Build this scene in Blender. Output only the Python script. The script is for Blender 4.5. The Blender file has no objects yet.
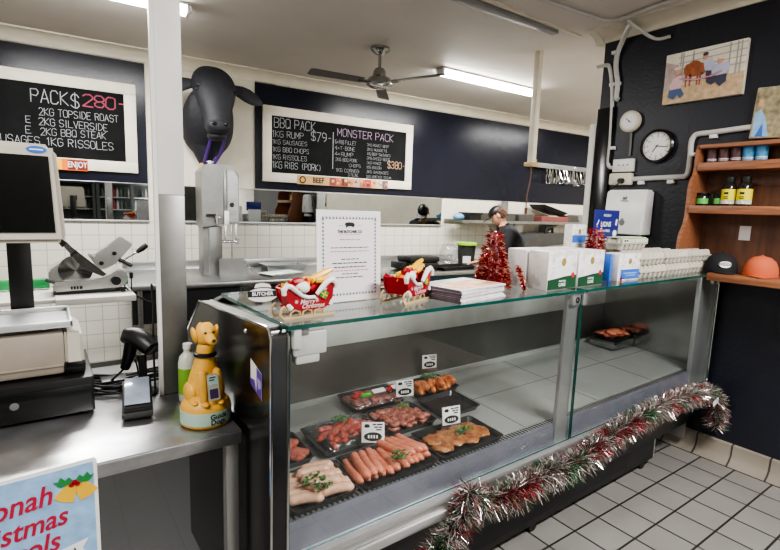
import bpy, bmesh, math, random
from math import pi, sin, cos, radians, atan2, sqrt
from mathutils import Vector, Matrix, Euler, noise
random.seed(7)
scene = bpy.context.scene
COL = scene.collection

# ------------------------------------------------------------------ materials
def lin(c):
    c = c / 255.0
    return c / 12.92 if c <= 0.04045 else ((c + 0.055) / 1.055) ** 2.4
def rgb(r, g, b): return (lin(r), lin(g), lin(b), 1.0)
_mats = {}
def mat(name, col, rough=0.5, metal=0.0, var=0.06, vscale=8.0, bump=0.0, bscale=40.0, emit=0.0, aniso=None, spec=0.5, coat=0.0, trans=0.0):
    if name in _mats: return _mats[name]
    m = bpy.data.materials.new(name); m.use_nodes = True
    nt = m.node_tree; N = nt.nodes; L = nt.links
    b = N['Principled BSDF']
    b.inputs['Roughness'].default_value = rough
    b.inputs['Metallic'].default_value = metal
    b.inputs['Specular IOR Level'].default_value = spec
    if coat: b.inputs['Coat Weight'].default_value = coat; b.inputs['Coat Roughness'].default_value = 0.08
    if trans: b.inputs['Transmission Weight'].default_value = trans
    c = rgb(*col)
    tc = N.new('ShaderNodeTexCoord'); mp = N.new('ShaderNodeMapping')
    if aniso: mp.inputs['Scale'].default_value = aniso
    L.new(tc.outputs['Object'], mp.inputs['Vector'])
    nz = N.new('ShaderNodeTexNoise'); nz.inputs['Scale'].default_value = vscale; nz.inputs['Detail'].default_value = 3
    L.new(mp.outputs['Vector'], nz.inputs['Vector'])
    rp = N.new('ShaderNodeValToRGB')
    rp.color_ramp.elements[0].position = 0.25; rp.color_ramp.elements[1].position = 0.75
    rp.color_ramp.elements[0].color = tuple(max(0, x * (1 - 2 * var)) for x in c[:3]) + (1,)
    rp.color_ramp.elements[1].color = tuple(min(1, x * (1 + 2 * var)) for x in c[:3]) + (1,)
    L.new(nz.outputs['Fac'], rp.inputs['Fac'])
    L.new(rp.outputs['Color'], b.inputs['Base Color'])
    if emit:
        L.new(rp.outputs['Color'], b.inputs['Emission Color']); b.inputs['Emission Strength'].default_value = emit
    if bump:
        n2 = N.new('ShaderNodeTexNoise'); n2.inputs['Scale'].default_value = bscale; n2.inputs['Detail'].default_value = 4
        L.new(mp.outputs['Vector'], n2.inputs['Vector'])
        bp = N.new('ShaderNodeBump'); bp.inputs['Strength'].default_value = bump; bp.inputs['Distance'].default_value = 0.01
        L.new(n2.outputs['Fac'], bp.inputs['Height']); L.new(bp.outputs['Normal'], b.inputs['Normal'])
    _mats[name] = m
    return m

def two_tone(name, a, b2, scale=20, lo=0.4, hi=0.6, rough=0.45, bump=0.3, coat=0.0, detail=4):
    if name in _mats: return _mats[name]
    m = mat(name, a, rough=rough, var=0, bump=bump, bscale=scale * 2, coat=coat)
    N = m.node_tree.nodes
    for n in N:
        if n.type == 'VALTORGB':
            n.color_ramp.elements[0].position = lo; n.color_ramp.elements[1].position = hi
            n.color_ramp.elements[0].color = rgb(*a); n.color_ramp.elements[1].color = rgb(*b2)
        if n.type == 'TEX_NOISE' and n.inputs['Scale'].default_value == 8.0:
            n.inputs['Scale'].default_value = scale; n.inputs['Detail'].default_value = detail
    return m

def thin_glass(name, tint=(0.93, 0.96, 0.95), refl=1.0, base=0.04, rough=0.0, bump=0.0):
    if name in _mats: return _mats[name]
    m = bpy.data.materials.new(name); m.use_nodes = True
    nt = m.node_tree; N = nt.nodes; L = nt.links
    N.remove(N['Principled BSDF']); out = N['Material Output']
    tr = N.new('ShaderNodeBsdfTransparent'); tr.inputs['Color'].default_value = tint + (1,)
    gl = N.new('ShaderNodeBsdfGlossy'); gl.inputs['Roughness'].default_value = rough; gl.inputs['Color'].default_value = (1, 1, 1, 1)
    lw = N.new('ShaderNodeLayerWeight'); lw.inputs['Blend'].default_value = 0.35
    pw = N.new('ShaderNodeMath'); pw.operation = 'POWER'; pw.inputs[1].default_value = 3.0
    L.new(lw.outputs['Facing'], pw.inputs[0])
    ma = N.new('ShaderNodeMath'); ma.operation = 'MULTIPLY_ADD'; ma.inputs[1].default_value = 0.6 * refl; ma.inputs[2].default_value = base
    L.new(pw.outputs[0], ma.inputs[0])
    mx = N.new('ShaderNodeMixShader')
    L.new(ma.outputs[0], mx.inputs[0]); L.new(tr.outputs[0], mx.inputs[1]); L.new(gl.outputs[0], mx.inputs[2])
    L.new(mx.outputs[0], out.inputs['Surface'])
    if bump:
        tc = N.new('ShaderNodeTexCoord'); nz = N.new('ShaderNodeTexNoise'); nz.inputs['Scale'].default_value = 35
        L.new(tc.outputs['Object'], nz.inputs['Vector'])
        bp = N.new('ShaderNodeBump'); bp.inputs['Strength'].default_value = bump; bp.inputs['Distance'].default_value = 0.02
        L.new(nz.outputs['Fac'], bp.inputs['Height']); L.new(bp.outputs['Normal'], gl.inputs['Normal'])
    _mats[name] = m
    return m

def tile_mat(name, col, grout, sx, sy, mortar, offx=0.0, offy=0.0, plane='xy', rough=0.3, var=0.04, spots=0.0):
    m = bpy.data.materials.new(name); m.use_nodes = True
    nt = m.node_tree; N = nt.nodes; L = nt.links; b = N['Principled BSDF']
    tc = N.new('ShaderNodeTexCoord'); sp = N.new('ShaderNodeSeparateXYZ'); L.new(tc.outputs['Object'], sp.inputs[0])
    cb = N.new('ShaderNodeCombineXYZ')
    L.new(sp.outputs['X'], cb.inputs['X']); L.new(sp.outputs['Z' if plane == 'xz' else 'Y'], cb.inputs['Y'])
    mp = N.new('ShaderNodeMapping'); mp.inputs['Location'].default_value = (-offx, -offy, 0)
    L.new(cb.outputs[0], mp.inputs['Vector'])
    br = N.new('ShaderNodeTexBrick'); br.offset = 0; br.squash = 1
    br.inputs['Scale'].default_value = 1; br.inputs['Brick Width'].default_value = sx; br.inputs['Row Height'].default_value = sy
    br.inputs['Mortar Size'].default_value = mortar; br.inputs['Mortar Smooth'].default_value = 0.2; br.inputs['Bias'].default_value = 0
    c = rgb(*col)
    br.inputs['Color1'].default_value = tuple(x * (1 - var) for x in c[:3]) + (1,)
    br.inputs['Color2'].default_value = tuple(min(1, x * (1 + var)) for x in c[:3]) + (1,)
    br.inputs['Mortar'].default_value = rgb(*grout)
    L.new(mp.outputs[0], br.inputs['Vector'])
    nz = N.new('ShaderNodeTexNoise'); nz.inputs['Scale'].default_value = 2.2; nz.inputs['Detail'].default_value = 6
    L.new(tc.outputs['Object'], nz.inputs['Vector'])
    mx = N.new('ShaderNodeMix'); mx.data_type = 'RGBA'; mx.blend_type = 'MULTIPLY'; mx.inputs[0].default_value = spots
    L.new(br.outputs['Color'], mx.inputs[6]); 
    rp = N.new('ShaderNodeValToRGB'); rp.color_ramp.elements[0].position = .3; rp.color_ramp.elements[1].position = .65
    rp.color_ramp.elements[0].color = (.55, .53, .5, 1); rp.color_ramp.elements[1].color = (1, 1, 1, 1)
    L.new(nz.outputs['Fac'], rp.inputs['Fac']); L.new(rp.outputs['Color'], mx.inputs[7])
    L.new(mx.outputs[2], b.inputs['Base Color'])
    b.inputs['Roughness'].default_value = rough
    bp = N.new('ShaderNodeBump'); bp.inputs['Strength'].default_value = 0.25; bp.inputs['Distance'].default_value = 0.003; bp.invert = True
    L.new(br.outputs['Fac'], bp.inputs['Height']); L.new(bp.outputs['Normal'], b.inputs['Normal'])
    return m

BLACKP = mat('black gloss paint', (19, 22, 36), rough=0.24, var=0.1, vscale=3, bump=0.1, bscale=60, spec=0.28)
BLACKW = mat('black wall paint', (27, 29, 40), rough=0.4, var=0.12, vscale=4, bump=0.2, bscale=45)
CREAM = mat('cream paint', (232, 225, 209), rough=0.5, var=0.03)
WHITEP = mat('white paint', (228, 226, 222), rough=0.4, var=0.02)
CEILM = mat('ceiling paint', (222, 215, 209), rough=0.6, var=0.03, vscale=1.5)
STEEL = mat('brushed steel', (176, 178, 178), rough=0.32, metal=1.0, var=0.08, vscale=6, aniso=(1, 12, 12), bump=0.02)
STEELM = mat('mirror steel', (170, 170, 168), rough=0.16, metal=1.0, var=0.06)
STEELD = mat('dull steel', (150, 150, 148), rough=0.42, metal=0.85, var=0.1, vscale=5)
BENCHM = mat('worn steel bench top', (178, 178, 180), rough=0.3, metal=0.9, var=0.14, vscale=9, bump=0.08, bscale=14)
ALU = mat('aluminium', (190, 190, 190), rough=0.38, metal=0.8, var=0.04)
SILVER = mat('silver grey plastic', (188, 190, 188), rough=0.4, var=0.03)
GREYP = mat('grey plastic', (120, 120, 118), rough=0.5)
BLACK = mat('black plastic', (14, 14, 15), rough=0.4, var=0.08)
BLACKS = mat('black satin panel', (15, 15, 16), rough=0.2, var=0.05, spec=0.6)
CHAR = mat('charcoal panel', (27, 28, 30), rough=0.45)
BEIGE = mat('beige plastic', (196, 190, 178), rough=0.45, var=0.03)
BEIGED = mat('taupe plastic', (152, 142, 130), rough=0.45)
WHITE = mat('white plastic', (235, 235, 233), rough=0.35, var=0.02)
PAPER = mat('white paper', (238, 236, 236), rough=0.7, var=0.01)
CHALKB = mat('chalkboard', (22, 23, 24), rough=0.85, var=0.2, vscale=5, spec=0.2)
CHALK = mat('white chalk', (168, 170, 174), rough=0.9, var=0.15, vscale=60)
CHALKR = mat('red chalk', (158, 72, 92), rough=0.9, var=0.15, vscale=60)
CHALKP = mat('pink chalk', (176, 150, 176), rough=0.9, var=0.15, vscale=60)
CHALKO = mat('orange chalk', (206, 170, 140), rough=0.9, var=0.15, vscale=60)
RED = mat('red', (160, 12, 32), rough=0.4)
DKRED = mat('dark red', (120, 20, 26), rough=0.4)
WOOD = mat('varnished wood', (144, 94, 66), rough=0.4, var=0.2, vscale=5, aniso=(14, 1.2, 14))
WOODD = mat('dark wood back', (96, 62, 44), rough=0.5, var=0.2, vscale=4, aniso=(1, 10, 1))
PLY = mat('plywood', (206, 176, 130), rough=0.6, var=0.1)
ORANGE = mat('orange wrap', (240, 120, 40), rough=0.3)
YELLOW = mat('yellow wrap', (244, 190, 60), rough=0.3)
PURPLE = mat('purple', (84, 58, 150), rough=0.4)
GOLD = mat('gold ribbon', (214, 160, 60), rough=0.4)
GREENB = mat('green', (44, 150, 60), rough=0.4)
DGREEN = mat('dark green', (28, 74, 48), rough=0.5)
LIME = mat('lime lid', (150, 206, 50), rough=0.4)
BLUE = mat('bright blue', (56, 110, 200), rough=0.4)
NAVY = mat('navy blue', (36, 44, 120), rough=0.4)
SKYB = mat('poster blue', (146, 184, 222), rough=0.55, var=0.1, vscale=30)
CHROME = mat('chrome', (215, 215, 215), rough=0.12, metal=1.0)
GLASSF = thin_glass('clear case glass', refl=0.9, base=0.05)
GLASST = thin_glass('counter top glass', tint=(0.86, 0.91, 0.89), refl=1.3, base=0.09)
GLASSE = mat('green glass edge', (20, 78, 70), rough=0.12, spec=0.8, var=0.15, vscale=5)
FILM = thin_glass('cling film', tint=(0.97, 0.97, 0.97), refl=1.2, base=0.07, rough=0.04, bump=0.9)
MIRROR = mat('wall mirror', (160, 162, 160), rough=0.02, metal=1.0, var=0.05, vscale=2.5)
TUBE = mat('lit diffuser', (255, 252, 245), emit=20.0, var=0.0)
PULP = mat('grey egg pulp', (190, 184, 172), rough=0.9, var=0.06, bump=0.3, bscale=120)
LABELG = mat('pale green label', (206, 220, 190), rough=0.6, var=0.08, vscale=40)
FLESH = mat('skin', (214, 160, 134), rough=0.5)
CLOTH = mat('dark work shirt', (20, 22, 28), rough=0.85, bump=0.2, bscale=60)
TROUS = mat('dark trousers', (26, 27, 30), rough=0.85)
HAIRM = mat('brown hair', (86, 58, 40), rough=0.7, var=0.25, vscale=60)
BULLM = mat('matt black bull', (36, 37, 43), rough=0.65, var=0.12, vscale=20, bump=0.3, bscale=70)
DOGY = mat('yellow labrador', (228, 174, 72), rough=0.45, var=0.08, vscale=25, bump=0.1)
AQUA = mat('pale aqua label', (190, 220, 208), rough=0.5)
INK = mat('black ink', (24, 24, 26), rough=0.7)
INKF = mat('faded ink', (120, 116, 126), rough=0.8)
INKR = mat('pink ink', (200, 120, 150), rough=0.8)

# ------------------------------------------------------------------ mesh builder
STROKES = {
'A':'00 26 40|12 32','B':'00 06 36 45 44 33 03|33 42 41 30 00','C':'45 36 16 05 01 10 30 41','D':'00 06 26 44 42 20 00',
'E':'40 00 06 46|03 33','F':'00 06 46|03 33','G':'45 36 16 05 01 10 30 41 43 23','H':'00 06|40 46|03 43','I':'20 26',
'J':'46 41 30 10 01','K':'00 06|46 03 40','L':'06 00 40','M':'00 06 22 46 40','N':'00 06 40 46','O':'10 01 05 16 36 45 41 30 10',
'P':'00 06 36 45 44 33 03','Q':'10 01 05 16 36 45 41 30 10|21 40','R':'00 06 36 45 44 33 03|23 40','S':'45 36 16 05 04 13 33 42 41 30 10 01',
'T':'06 46|26 20','U':'06 01 10 30 41 46','V':'06 20 46','W':'06 10 23 30 46','X':'00 46|06 40','Y':'06 23 46|23 20','Z':'06 46 00 40',
'0':'10 01 05 16 36 45 41 30 10','1':'15 26 20','2':'05 16 36 45 44 00 40','3':'05 16 36 45 44 33 13|33 42 41 30 10 01',
'4':'30 36 02 42','5':'46 06 04 34 43 41 30 10 01','6':'46 16 04 01 10 30 41 42 33 13 02','7':'06 46 10','8':'13 04 05 16 36 45 44 33 13 02 01 10 30 41 42 33',
'9':'43 13 04 05 16 36 45 42 20','$':'45 36 16 05 04 13 33 42 41 30 10 01|27 20','(':'36 24 22 30',')':'16 24 22 10','-':'13 33','x':'01 34|04 31',' ':''}

class MB:
    def __init__(s, mats):
        s.bm = bmesh.new(); s.mats = mats if isinstance(mats, list) else [mats]; s.T = Matrix.Identity(4); s.mi = 0
    def m(s, i): s.mi = i; return s
    def at(s, x=0, y=0, z=0, rx=0, ry=0, rz=0):
        s.T = Matrix.Translation((x, y, z)) @ Euler((rx, ry, rz)).to_matrix().to_4x4(); return s
    def _v(s, p): return s.bm.verts.new(s.T @ Vector(p))
    def face(s, pts):
        f = s.bm.faces.new([s._v(p) for p in pts]); f.material_index = s.mi; return f
    def box(s, x0, x1, y0, y1, z0, z1, bev=0.0, seg=2):
        vs = [s._v(p) for p in ((x0,y0,z0),(x1,y0,z0),(x1,y1,z0),(x0,y1,z0),(x0,y0,z1),(x1,y0,z1),(x1,y1,z1),(x0,y1,z1))]
        fs = [s.bm.faces.new([vs[i] for i in q]) for q in ((3,2,1,0),(4,5,6,7),(0,1,5,4),(1,2,6,5),(2,3,7,6),(3,0,4,7))]
        for f in fs: f.material_index = s.mi
        if bev:
            es = list({e for f in fs for e in f.edges})
            r = bmesh.ops.bevel(s.bm, geom=es, offset=bev, segments=seg, affect='EDGES', profile=0.5)
            for f in r['faces']: f.material_index = s.mi
        return s
    def prism(s, poly, a, b, plane='xz', bev=0.0):
        def P(p, d): return {'xz': (p[0], d, p[1]), 'yz': (d, p[0], p[1]), 'xy': (p[0], p[1], d)}[plane]
        A = [s._v(P(p, a)) for p in poly]; B = [s._v(P(p, b)) for p in poly]; n = len(poly)
        fs = [s.bm.faces.new(A), s.bm.faces.new(list(reversed(B)))]
        for i in range(n): fs.append(s.bm.faces.new([A[i], B[i], B[(i+1) % n], A[(i+1) % n]]))
        for f in fs: f.material_index = s.mi
        bmesh.ops.recalc_face_normals(s.bm, faces=fs)
        if bev:
            es = list({e for f in fs for e in f.edges})
            r = bmesh.ops.bevel(s.bm, geom=es, offset=bev, segments=2, affect='EDGES')
            for f in r['faces']: f.material_index = s.mi
        return s
    def loft(s, rings, cap=True, closed=True):
        R = [[s._v(p) for p in r] for r in rings]; n = len(R[0]); fs = []
        for a, b in zip(R, R[1:]):
            for i in range(n if closed else n - 1):
                fs.append(s.bm.faces.new([a[i], a[(i+1) % n], b[(i+1) % n], b[i]]))
        if cap and closed:
            fs.append(s.bm.faces.new(list(reversed(R[0])))); fs.append(s.bm.faces.new(R[-1]))
        for f in fs: f.material_index = s.mi
        bmesh.ops.recalc_face_normals(s.bm, faces=fs)
        return s
    def tube(s, pts, r, seg=10, cap=True):
        pts = [Vector(p) for p in pts]; rs = r if isinstance(r, (list, tuple)) else [r] * len(pts); rings = []
        up = None
        for i, p in enumerate(pts):
            d = (pts[min(i+1, len(pts)-1)] - pts[max(i-1, 0)]).normalized()
            if up is None: up = Vector((0,0,1)) if abs(d.z) < 0.9 else Vector((1,0,0))
            a = d.cross(up).normalized(); up = a.cross(d).normalized()
            rings.append([p + rs[i] * (cos(t) * a + sin(t) * up) for t in (2*pi*k/seg for k in range(seg))])
        return s.loft(rings, cap)
    def cyl(s, p0, p1, r, r1=None, seg=20): return s.tube([p0, p1], [r, r if r1 is None else r1], seg)
    def lathe(s, prof, c=(0,0,0), seg=24, sx=1, sy=1):
        rings = [[(c[0] + r*sx*cos(2*pi*k/seg), c[1] + r*sy*sin(2*pi*k/seg), c[2] + z) for k in range(seg)] for r, z in prof]
        return s.loft(rings)
    def ell(s, c, r, seg=16, rings=9, rot=None):
        R = rot.to_matrix() if rot else Matrix.Identity(3); c = Vector(c); out = []
        for j in range(rings + 1):
            t = pi * (0.02 + 0.96 * j / rings)
            out.append([c + R @ Vector((r[0]*sin(t)*cos(2*pi*k/seg), r[1]*sin(t)*sin(2*pi*k/seg), -r[2]*cos(t))) for k in range(seg)])
        return s.loft(out)
    def strokes(s, text, x, z, h, w=None, lw=None, y=-0.002, gap=0.3, jit=0.04, slope=0.0):
        w = w or h * 0.55; lw = lw or h * 0.065; cx = x
        for ch in text:
            if ch == ' ': cx += w * 0.8; continue
            g = STROKES.get(ch, STROKES['O']); narrow = ch in 'I1'
            for pl in g.split('|'):
                pts = []
                for p in pl.split():
                    px = cx + int(p[0]) / 4 * w - (w * 0.25 if narrow else 0); pz = z + int(p[1]) / 6 * h + slope * (cx - x)
                    pts.append((px + random.uniform(-jit, jit) * w, pz + random.uniform(-jit, jit) * h))
                for (ax, az), (bx, bz) in zip(pts, pts[1:]):
                    d = Vector((bx-ax, bz-az)); L = d.length or 1; d = d / L; n = Vector((-d.y, d.x)) * lw / 2; d = d * lw * 0.3
                    s.face([(ax-d.x-n.x, y, az-d.y-n.y), (bx+d.x-n.x, y, bz+d.y-n.y), (bx+d.x+n.x, y, bz+d.y+n.y), (ax-d.x+n.x, y, az-d.y+n.y)])
            cx += (w * 0.6 if narrow else w) * (1 + gap)
        return cx
    def text(s, body, size, x, z, y=-0.002, align='CENTER', shear=0.0, bold=0.0, wscale=1.0, rot=0.0, curve_r=None):
        cu = bpy.data.curves.new('t', 'FONT'); cu.body = body; cu.size = size; cu.align_x = align; cu.align_y = 'CENTER'; cu.shear = shear; cu.offset = bold
        cu.resolution_u = 3
        ob = bpy.data.objects.new('t', cu); me = bpy.data.meshes.new_from_object(ob)
        base = s.T
        M = Matrix.Translation((x, y, z)) @ Matrix.Rotation(-rot, 4, 'Y') @ Matrix.Rotation(pi/2, 4, 'X') @ Matrix.Diagonal((wscale, 1, 1, 1))
        vs = []
        for v in me.vertices:
            p = M @ v.co
            if curve_r: a = (p.x) / curve_r; p = Vector((curve_r * sin(a), -curve_r * cos(a) + y, p.z))
            vs.append(s._v(p))
        for f in me.polygons:
            try: bf = s.bm.faces.new([vs[i] for i in f.vertices]); bf.material_index = s.mi
            except ValueError: pass
        bpy.data.objects.remove(ob); bpy.data.curves.remove(cu); bpy.data.meshes.remove(me)
        return s
    def disc(s, c, rx, rz, seg=24, y=None):
        s.face([(c[0] + rx*cos(2*pi*k/seg), c[1], c[2] + rz*sin(2*pi*k/seg)) for k in range(seg)]); return s
    def build(s, name, parent=None, smooth=True, angle=35, loc=None, rot=None):
        me = bpy.data.meshes.new(name); s.bm.to_mesh(me); s.bm.free()
        for m_ in s.mats: me.materials.append(m_)
        if smooth:
            for p in me.polygons: p.use_smooth = True
            me.set_sharp_from_angle(angle=radians(angle))
        o = bpy.data.objects.new(name, me); COL.objects.link(o)
        if parent: o.parent = parent
        if loc: o.location = loc
        if rot: o.rotation_euler = rot
        return o

def tag(o, label, cat, group=None, kind=None):
    o['label'] = label; o['category'] = cat
    if group: o['group'] = group
    if kind: o['kind'] = kind
    return o
def thing(name, label, cat, loc=(0,0,0), rz=0.0, group=None):
    o = bpy.data.objects.new(name, None); o.empty_display_size = 0.05; COL.objects.link(o)
    o.location = loc; o.rotation_euler = (0, 0, rz); return tag(o, label, cat, group)
def struct(o): o['kind'] = 'structure'; return o
def dup(o, loc, rz=None, label=None, group=None, scale=None):
    r = o.copy(); COL.objects.link(r); r.location = loc
    if rz is not None: r.rotation_euler = (r.rotation_euler[0], r.rotation_euler[1], rz)
    if label: r['label'] = label
    if group: r['group'] = group
    if scale: r.scale = scale
    for ch in list(o.children):
        c = ch.copy(); COL.objects.link(c); c.parent = r
        for g in list(ch.children):
            d = g.copy(); COL.objects.link(d); d.parent = c
    return r

# ------------------------------------------------------------------ camera
H = 1.6
yaw, pitch, roll = radians(54.471), radians(-7.794), radians(1.983)
Fv = Vector((cos(yaw)*cos(pitch), sin(yaw)*cos(pitch), sin(pitch)))
R0 = Vector((sin(yaw), -cos(yaw), 0)); U0 = R0.cross(Fv)
Rv = cos(roll)*R0 + sin(roll)*U0; Uv = -sin(roll)*R0 + cos(roll)*U0
cam = bpy.data.cameras.new('camera'); cam.sensor_width = 36; cam.lens = 488.06 / 780 * 36; cam.clip_start = 0.02
co = bpy.data.objects.new('camera', cam); COL.objects.link(co)
co.matrix_world = Matrix(((Rv.x, Uv.x, -Fv.x, 0), (Rv.y, Uv.y, -Fv.y, 0), (Rv.z, Uv.z, -Fv.z, H), (0,0,0,1)))
scene.camera = co

# ------------------------------------------------------------------ room shell
BA = radians(-4.064); BY = 5.449               # the back wall runs a few degrees off the counter line
def wb(u, off, z): return (u*cos(BA) + off*sin(BA), BY + u*sin(BA) - off*cos(BA), z)
CEIL = 3.0
floor_m = tile_mat('grey floor tiles', (140, 137, 133), (52, 50, 48), 0.2085, 0.2005, 0.006, offx=0.053, offy=0.0915, rough=0.38, var=0.06, spots=0.35)
b = MB(floor_m); b.box(-3, 8.4, -3.2, 5.9, -0.1, 0); struct(b.build('floor', smooth=False))
dk = tile_mat('floor tiles in painted shade', (17, 17, 18), (8, 8, 8), 0.2085, 0.2005, 0.005, offx=0.053, offy=0.0915, rough=0.5)
b = MB(dk); b.box(-3, 0.6, 1.40, 5.4, -0.001, 0.003).box(.6, 3.6, 2.3, 5.15, -.001, .003); struct(b.build('floor_painted_shade', smooth=False))  # thin dark sheet: shade under the bench and behind the case, painted in
b = MB(CEILM); b.box(-3.2, 8.4, -3.2, 5.9, CEIL, CEIL+0.1); struct(b.build('ceiling', smooth=False))
wt = tile_mat('white wall tiles', (226, 223, 212), (176, 172, 164), 0.1385, 0.1385, 0.0035, offx=0.02, offy=0.004, plane='xz', rough=0.25, var=0.02)
b = MB([wt, CREAM])
b.box(-3.2, 8.6, 0, 0.15, -0.05, 1.39); b.m(1).box(-3.2, 8.6, 0, 0.15, 1.39, 3.05)
struct(b.build('wall_back', smooth=False, loc=wb(0, 0, 0), rot=(0, 0, BA)))
# black painted bands either side of the bull
b = MB(BLACKP); b.box(-3.0, 0.872, -0.012, 0, 1.755, 2.93); struct(b.build('trim_1', loc=wb(0,0,0), rot=(0,0,BA)))
b = MB(BLACKP); b.box(1.932, 8.5, -0.012, 0, 1.765, 2.93); struct(b.build('trim_2', loc=wb(0,0,0), rot=(0,0,BA)))
# cove cornices
def cornice(name, x0, x1, loc, rot, s=0.115, p=0.115):
    pts = [(0, CEIL), (-p, CEIL), (-p, CEIL - 0.012)]
    for k in range(7):
        t = k / 6 * pi / 2
        pts.append((-p + (p - 0.012) * sin(t), CEIL - 0.012 - (s - 0.024) * (1 - cos(t))))
    pts += [(-0.012, CEIL - s), (0, CEIL - s)]
    b = MB(CREAM); b.prism(pts, x0, x1, 'yz'); return struct(b.build(name, loc=loc, rot=rot))
cornice('trim_3', -3.1, 8.5, wb(0,0,0), (0,0,BA))
WX = 3.65
# right wall: ends in a corner, the back room runs on behind it
b = MB(BLACKW); b.box(WX, WX + 0.16, -3.2, 2.33, 0, CEIL); struct(b.build('wall_right', smooth=False))
cornice('trim_4', -2.335, 3.2, (WX, 0, 0), (0, 0, -pi/2), 0.075, 0.16)
b = MB(CREAM); b.prism([(WX-0.16, CEIL), (WX-0.16, CEIL-0.012), (WX-0.07, CEIL-0.03), (WX-0.012, CEIL-0.075), (WX+0.17, CEIL-0.075), (WX+0.17, CEIL)], 2.335, 2.40); struct(b.build('trim_5'))
b = MB(BLACKS); b.box(WX-0.03, WX+0.18, 2.19, 2.33, 0, 2.43, bev=0.006); struct(b.build('trim_6'))
b = MB(WHITEP); b.box(WX-0.02, WX+0.14, 2.333, 2.39, 0, 2.32, bev=0.004); struct(b.build('trim_7'))
skirt = tile_mat('skirting tiles', (150, 142, 130), (66, 60, 54), 0.21, 0.5, 0.006, offx=0.118, rough=0.4, plane='xz', spots=0.6)
b = MB(skirt); b.prism([(0, 0.135), (-0.025, 0.13), (-0.03, 0.06), (-0.05, 0.03), (-0.085, 0.006), (-0.085, 0), (0, 0)], -1.95, 3.0, 'yz')
struct(b.build('baseboard_right', loc=(WX, 0, 0), rot=(0, 0, -pi/2)))
b = MB(CREAM); b.box(WX+0.16, 8.4, 2.2, 2.33, 0, CEIL); struct(b.build('wall_side', smooth=False))
b = MB(CREAM); b.box(8.25, 8.4, 2.3, 5.9, 0, CEIL); struct(b.build('wall_end', smooth=False))
b = MB(CREAM); b.box(-3.15, -3.0, -3.2, 5.9, 0, CEIL); struct(b.build('wall_left', smooth=False))
# shop front behind the camera (seen in the mirrors): walls with two windows and a glazed door
b = MB(CREAM)
for x0, x1, z0, z1 in ((-3.1, 1.7, 0, 3), (3.0, 3.7, 0, 3), (1.7, 3.0, 2.5, 3)): b.box(x0, x1, -3.25, -3.1, z0, z1)
struct(b.build('wall_front', smooth=False))
PANE = thin_glass('window glass', tint=(0.8, 0.84, 0.86), base=0.05)
e = MB(BLACKS); e.box(1.7, 1.78, -3.2, -3.12, 0, 2.5).box(2.92, 3.0, -3.2, -3.12, 0, 2.5).box(1.7, 3.0, -3.2, -3.12, 2.1, 2.2).box(1.7, 3.0, -3.2, -3.12, 0, .12).box(2.32, 2.38, -3.2, -3.12, 0, 2.1).box(1.7, 3.0, -3.2, -3.12, 2.44, 2.5)
d = struct(e.build('door_1')); p = MB(PANE); p.face([(1.7, -3.16, 0), (3.0, -3.16, 0), (3.0, -3.16, 2.5), (1.7, -3.16, 2.5)]); p.build('pane', d)

# ceiling fittings
b = MB(CREAM); b.box(0.3, 3.53, 2.47, 2.50, CEIL-0.012, CEIL); struct(b.build('trim_8'))
# steel-clad square column standing at the back of the serving bench
b = MB([STEELD, WHITEP]); b.box(0.338, 0.426, 1.895, 1.955, 0.882, 1.62, bev=0.003); b.m(1).box(0.338, 0.426, 1.895, 1.955, 1.62, CEIL, bev=0.003)
b.m(1).box(0.325, 0.338, 1.895, 1.915, 0.882, CEIL)
struct(b.build('pillar'))

# wall mirrors
def wall_mirror(u0, u1, label):
    t = thing('wall_mirror', label, 'mirror', wb(u0, 0, 1.385), BA); L = u1-u0
    b = MB(MIRROR); b.box(0, L, -0.012, -0.001, 0.012, 0.368); b.build('mirror_glass', t)
    b = MB(ALU); b.box(0, L, -0.02, -0.001, -0.008, 0.014, bev=.003).box(0, L, -0.02, -0.001, 0.364, 0.372, bev=.002); b.build('mirror_trim', t)
wall_mirror(-2.4, 0.872, 'long strip mirror on tiled wall under the left chalkboard')
wall_mirror(1.0, 4.5, 'long strip mirror on tiled wall behind the bandsaw and below the right chalkboard')

# ------------------------------------------------------------------ chalkboards
def chalkboard(u0, u1, z0, z1, fw, label):
    t = thing('chalkboard', label, 'chalkboard', wb(u0, 0.012, z0), BA); L = u1-u0; h = z1-z0
    b = MB(CREAM)
    for q in ((0, L, 0, fw), (0, L, h-fw, h), (0, fw, fw, h-fw), (L-fw, L, fw, h-fw)): b.box(q[0], q[1], -0.035, 0, q[2], q[3], bev=.002)
    b.build('frame', t)
    b = MB(CHALKB); b.box(fw, L-fw, -0.022, -0.002, fw, h-fw); b.build('writing_panel', t)
    return t
def chalk(t, rows, u0, z0, m, name='chalk_lettering'):
    b = MB(m)
    for s, u, z, h, w, sl in rows: b.strokes(s, u-u0, z-z0, h, w, y=-0.0235, slope=sl)
    return b.build(name, t, smooth=False)
t = chalkboard(-1.3, 0.787, 1.85, 2.672, 0.10, 'white framed chalkboard left of the steel column, pack priced in red chalk')
chalk(t, [('PACK', -.025, 2.415, .108, .055, 0), ('2KG TOPSIDE ROAST', .026, 2.305, .062, .03, .01), ('2KG SILVERSIDE', .022, 2.22, .062, .032, 0), ('2KG BBQ STEAK', .03, 2.135, .06, .032, .03),
          ('1KG RISSOLES', .075, 2.05, .068, .037, .0), ('SAUSAGES', -.345, 2.05, .066, .036, 0), ('E', -.075, 2.14, .06, .036, 0), ('E', -.07, 2.23, .055, .034, 0)], -1.3, 1.85, CHALK)
b = MB(CHALK); b.strokes('$', .268+1.3, 2.40-1.85, .115, .06, y=-.0235); b.build('chalk_lettering', t, smooth=False)
b = MB(CHALKR); b.strokes('280-', .36+1.3, 2.425-1.85, .105, .075, lw=.012, y=-.0235, gap=.2); b.build('red_chalk_price', t, smooth=False)
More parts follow.
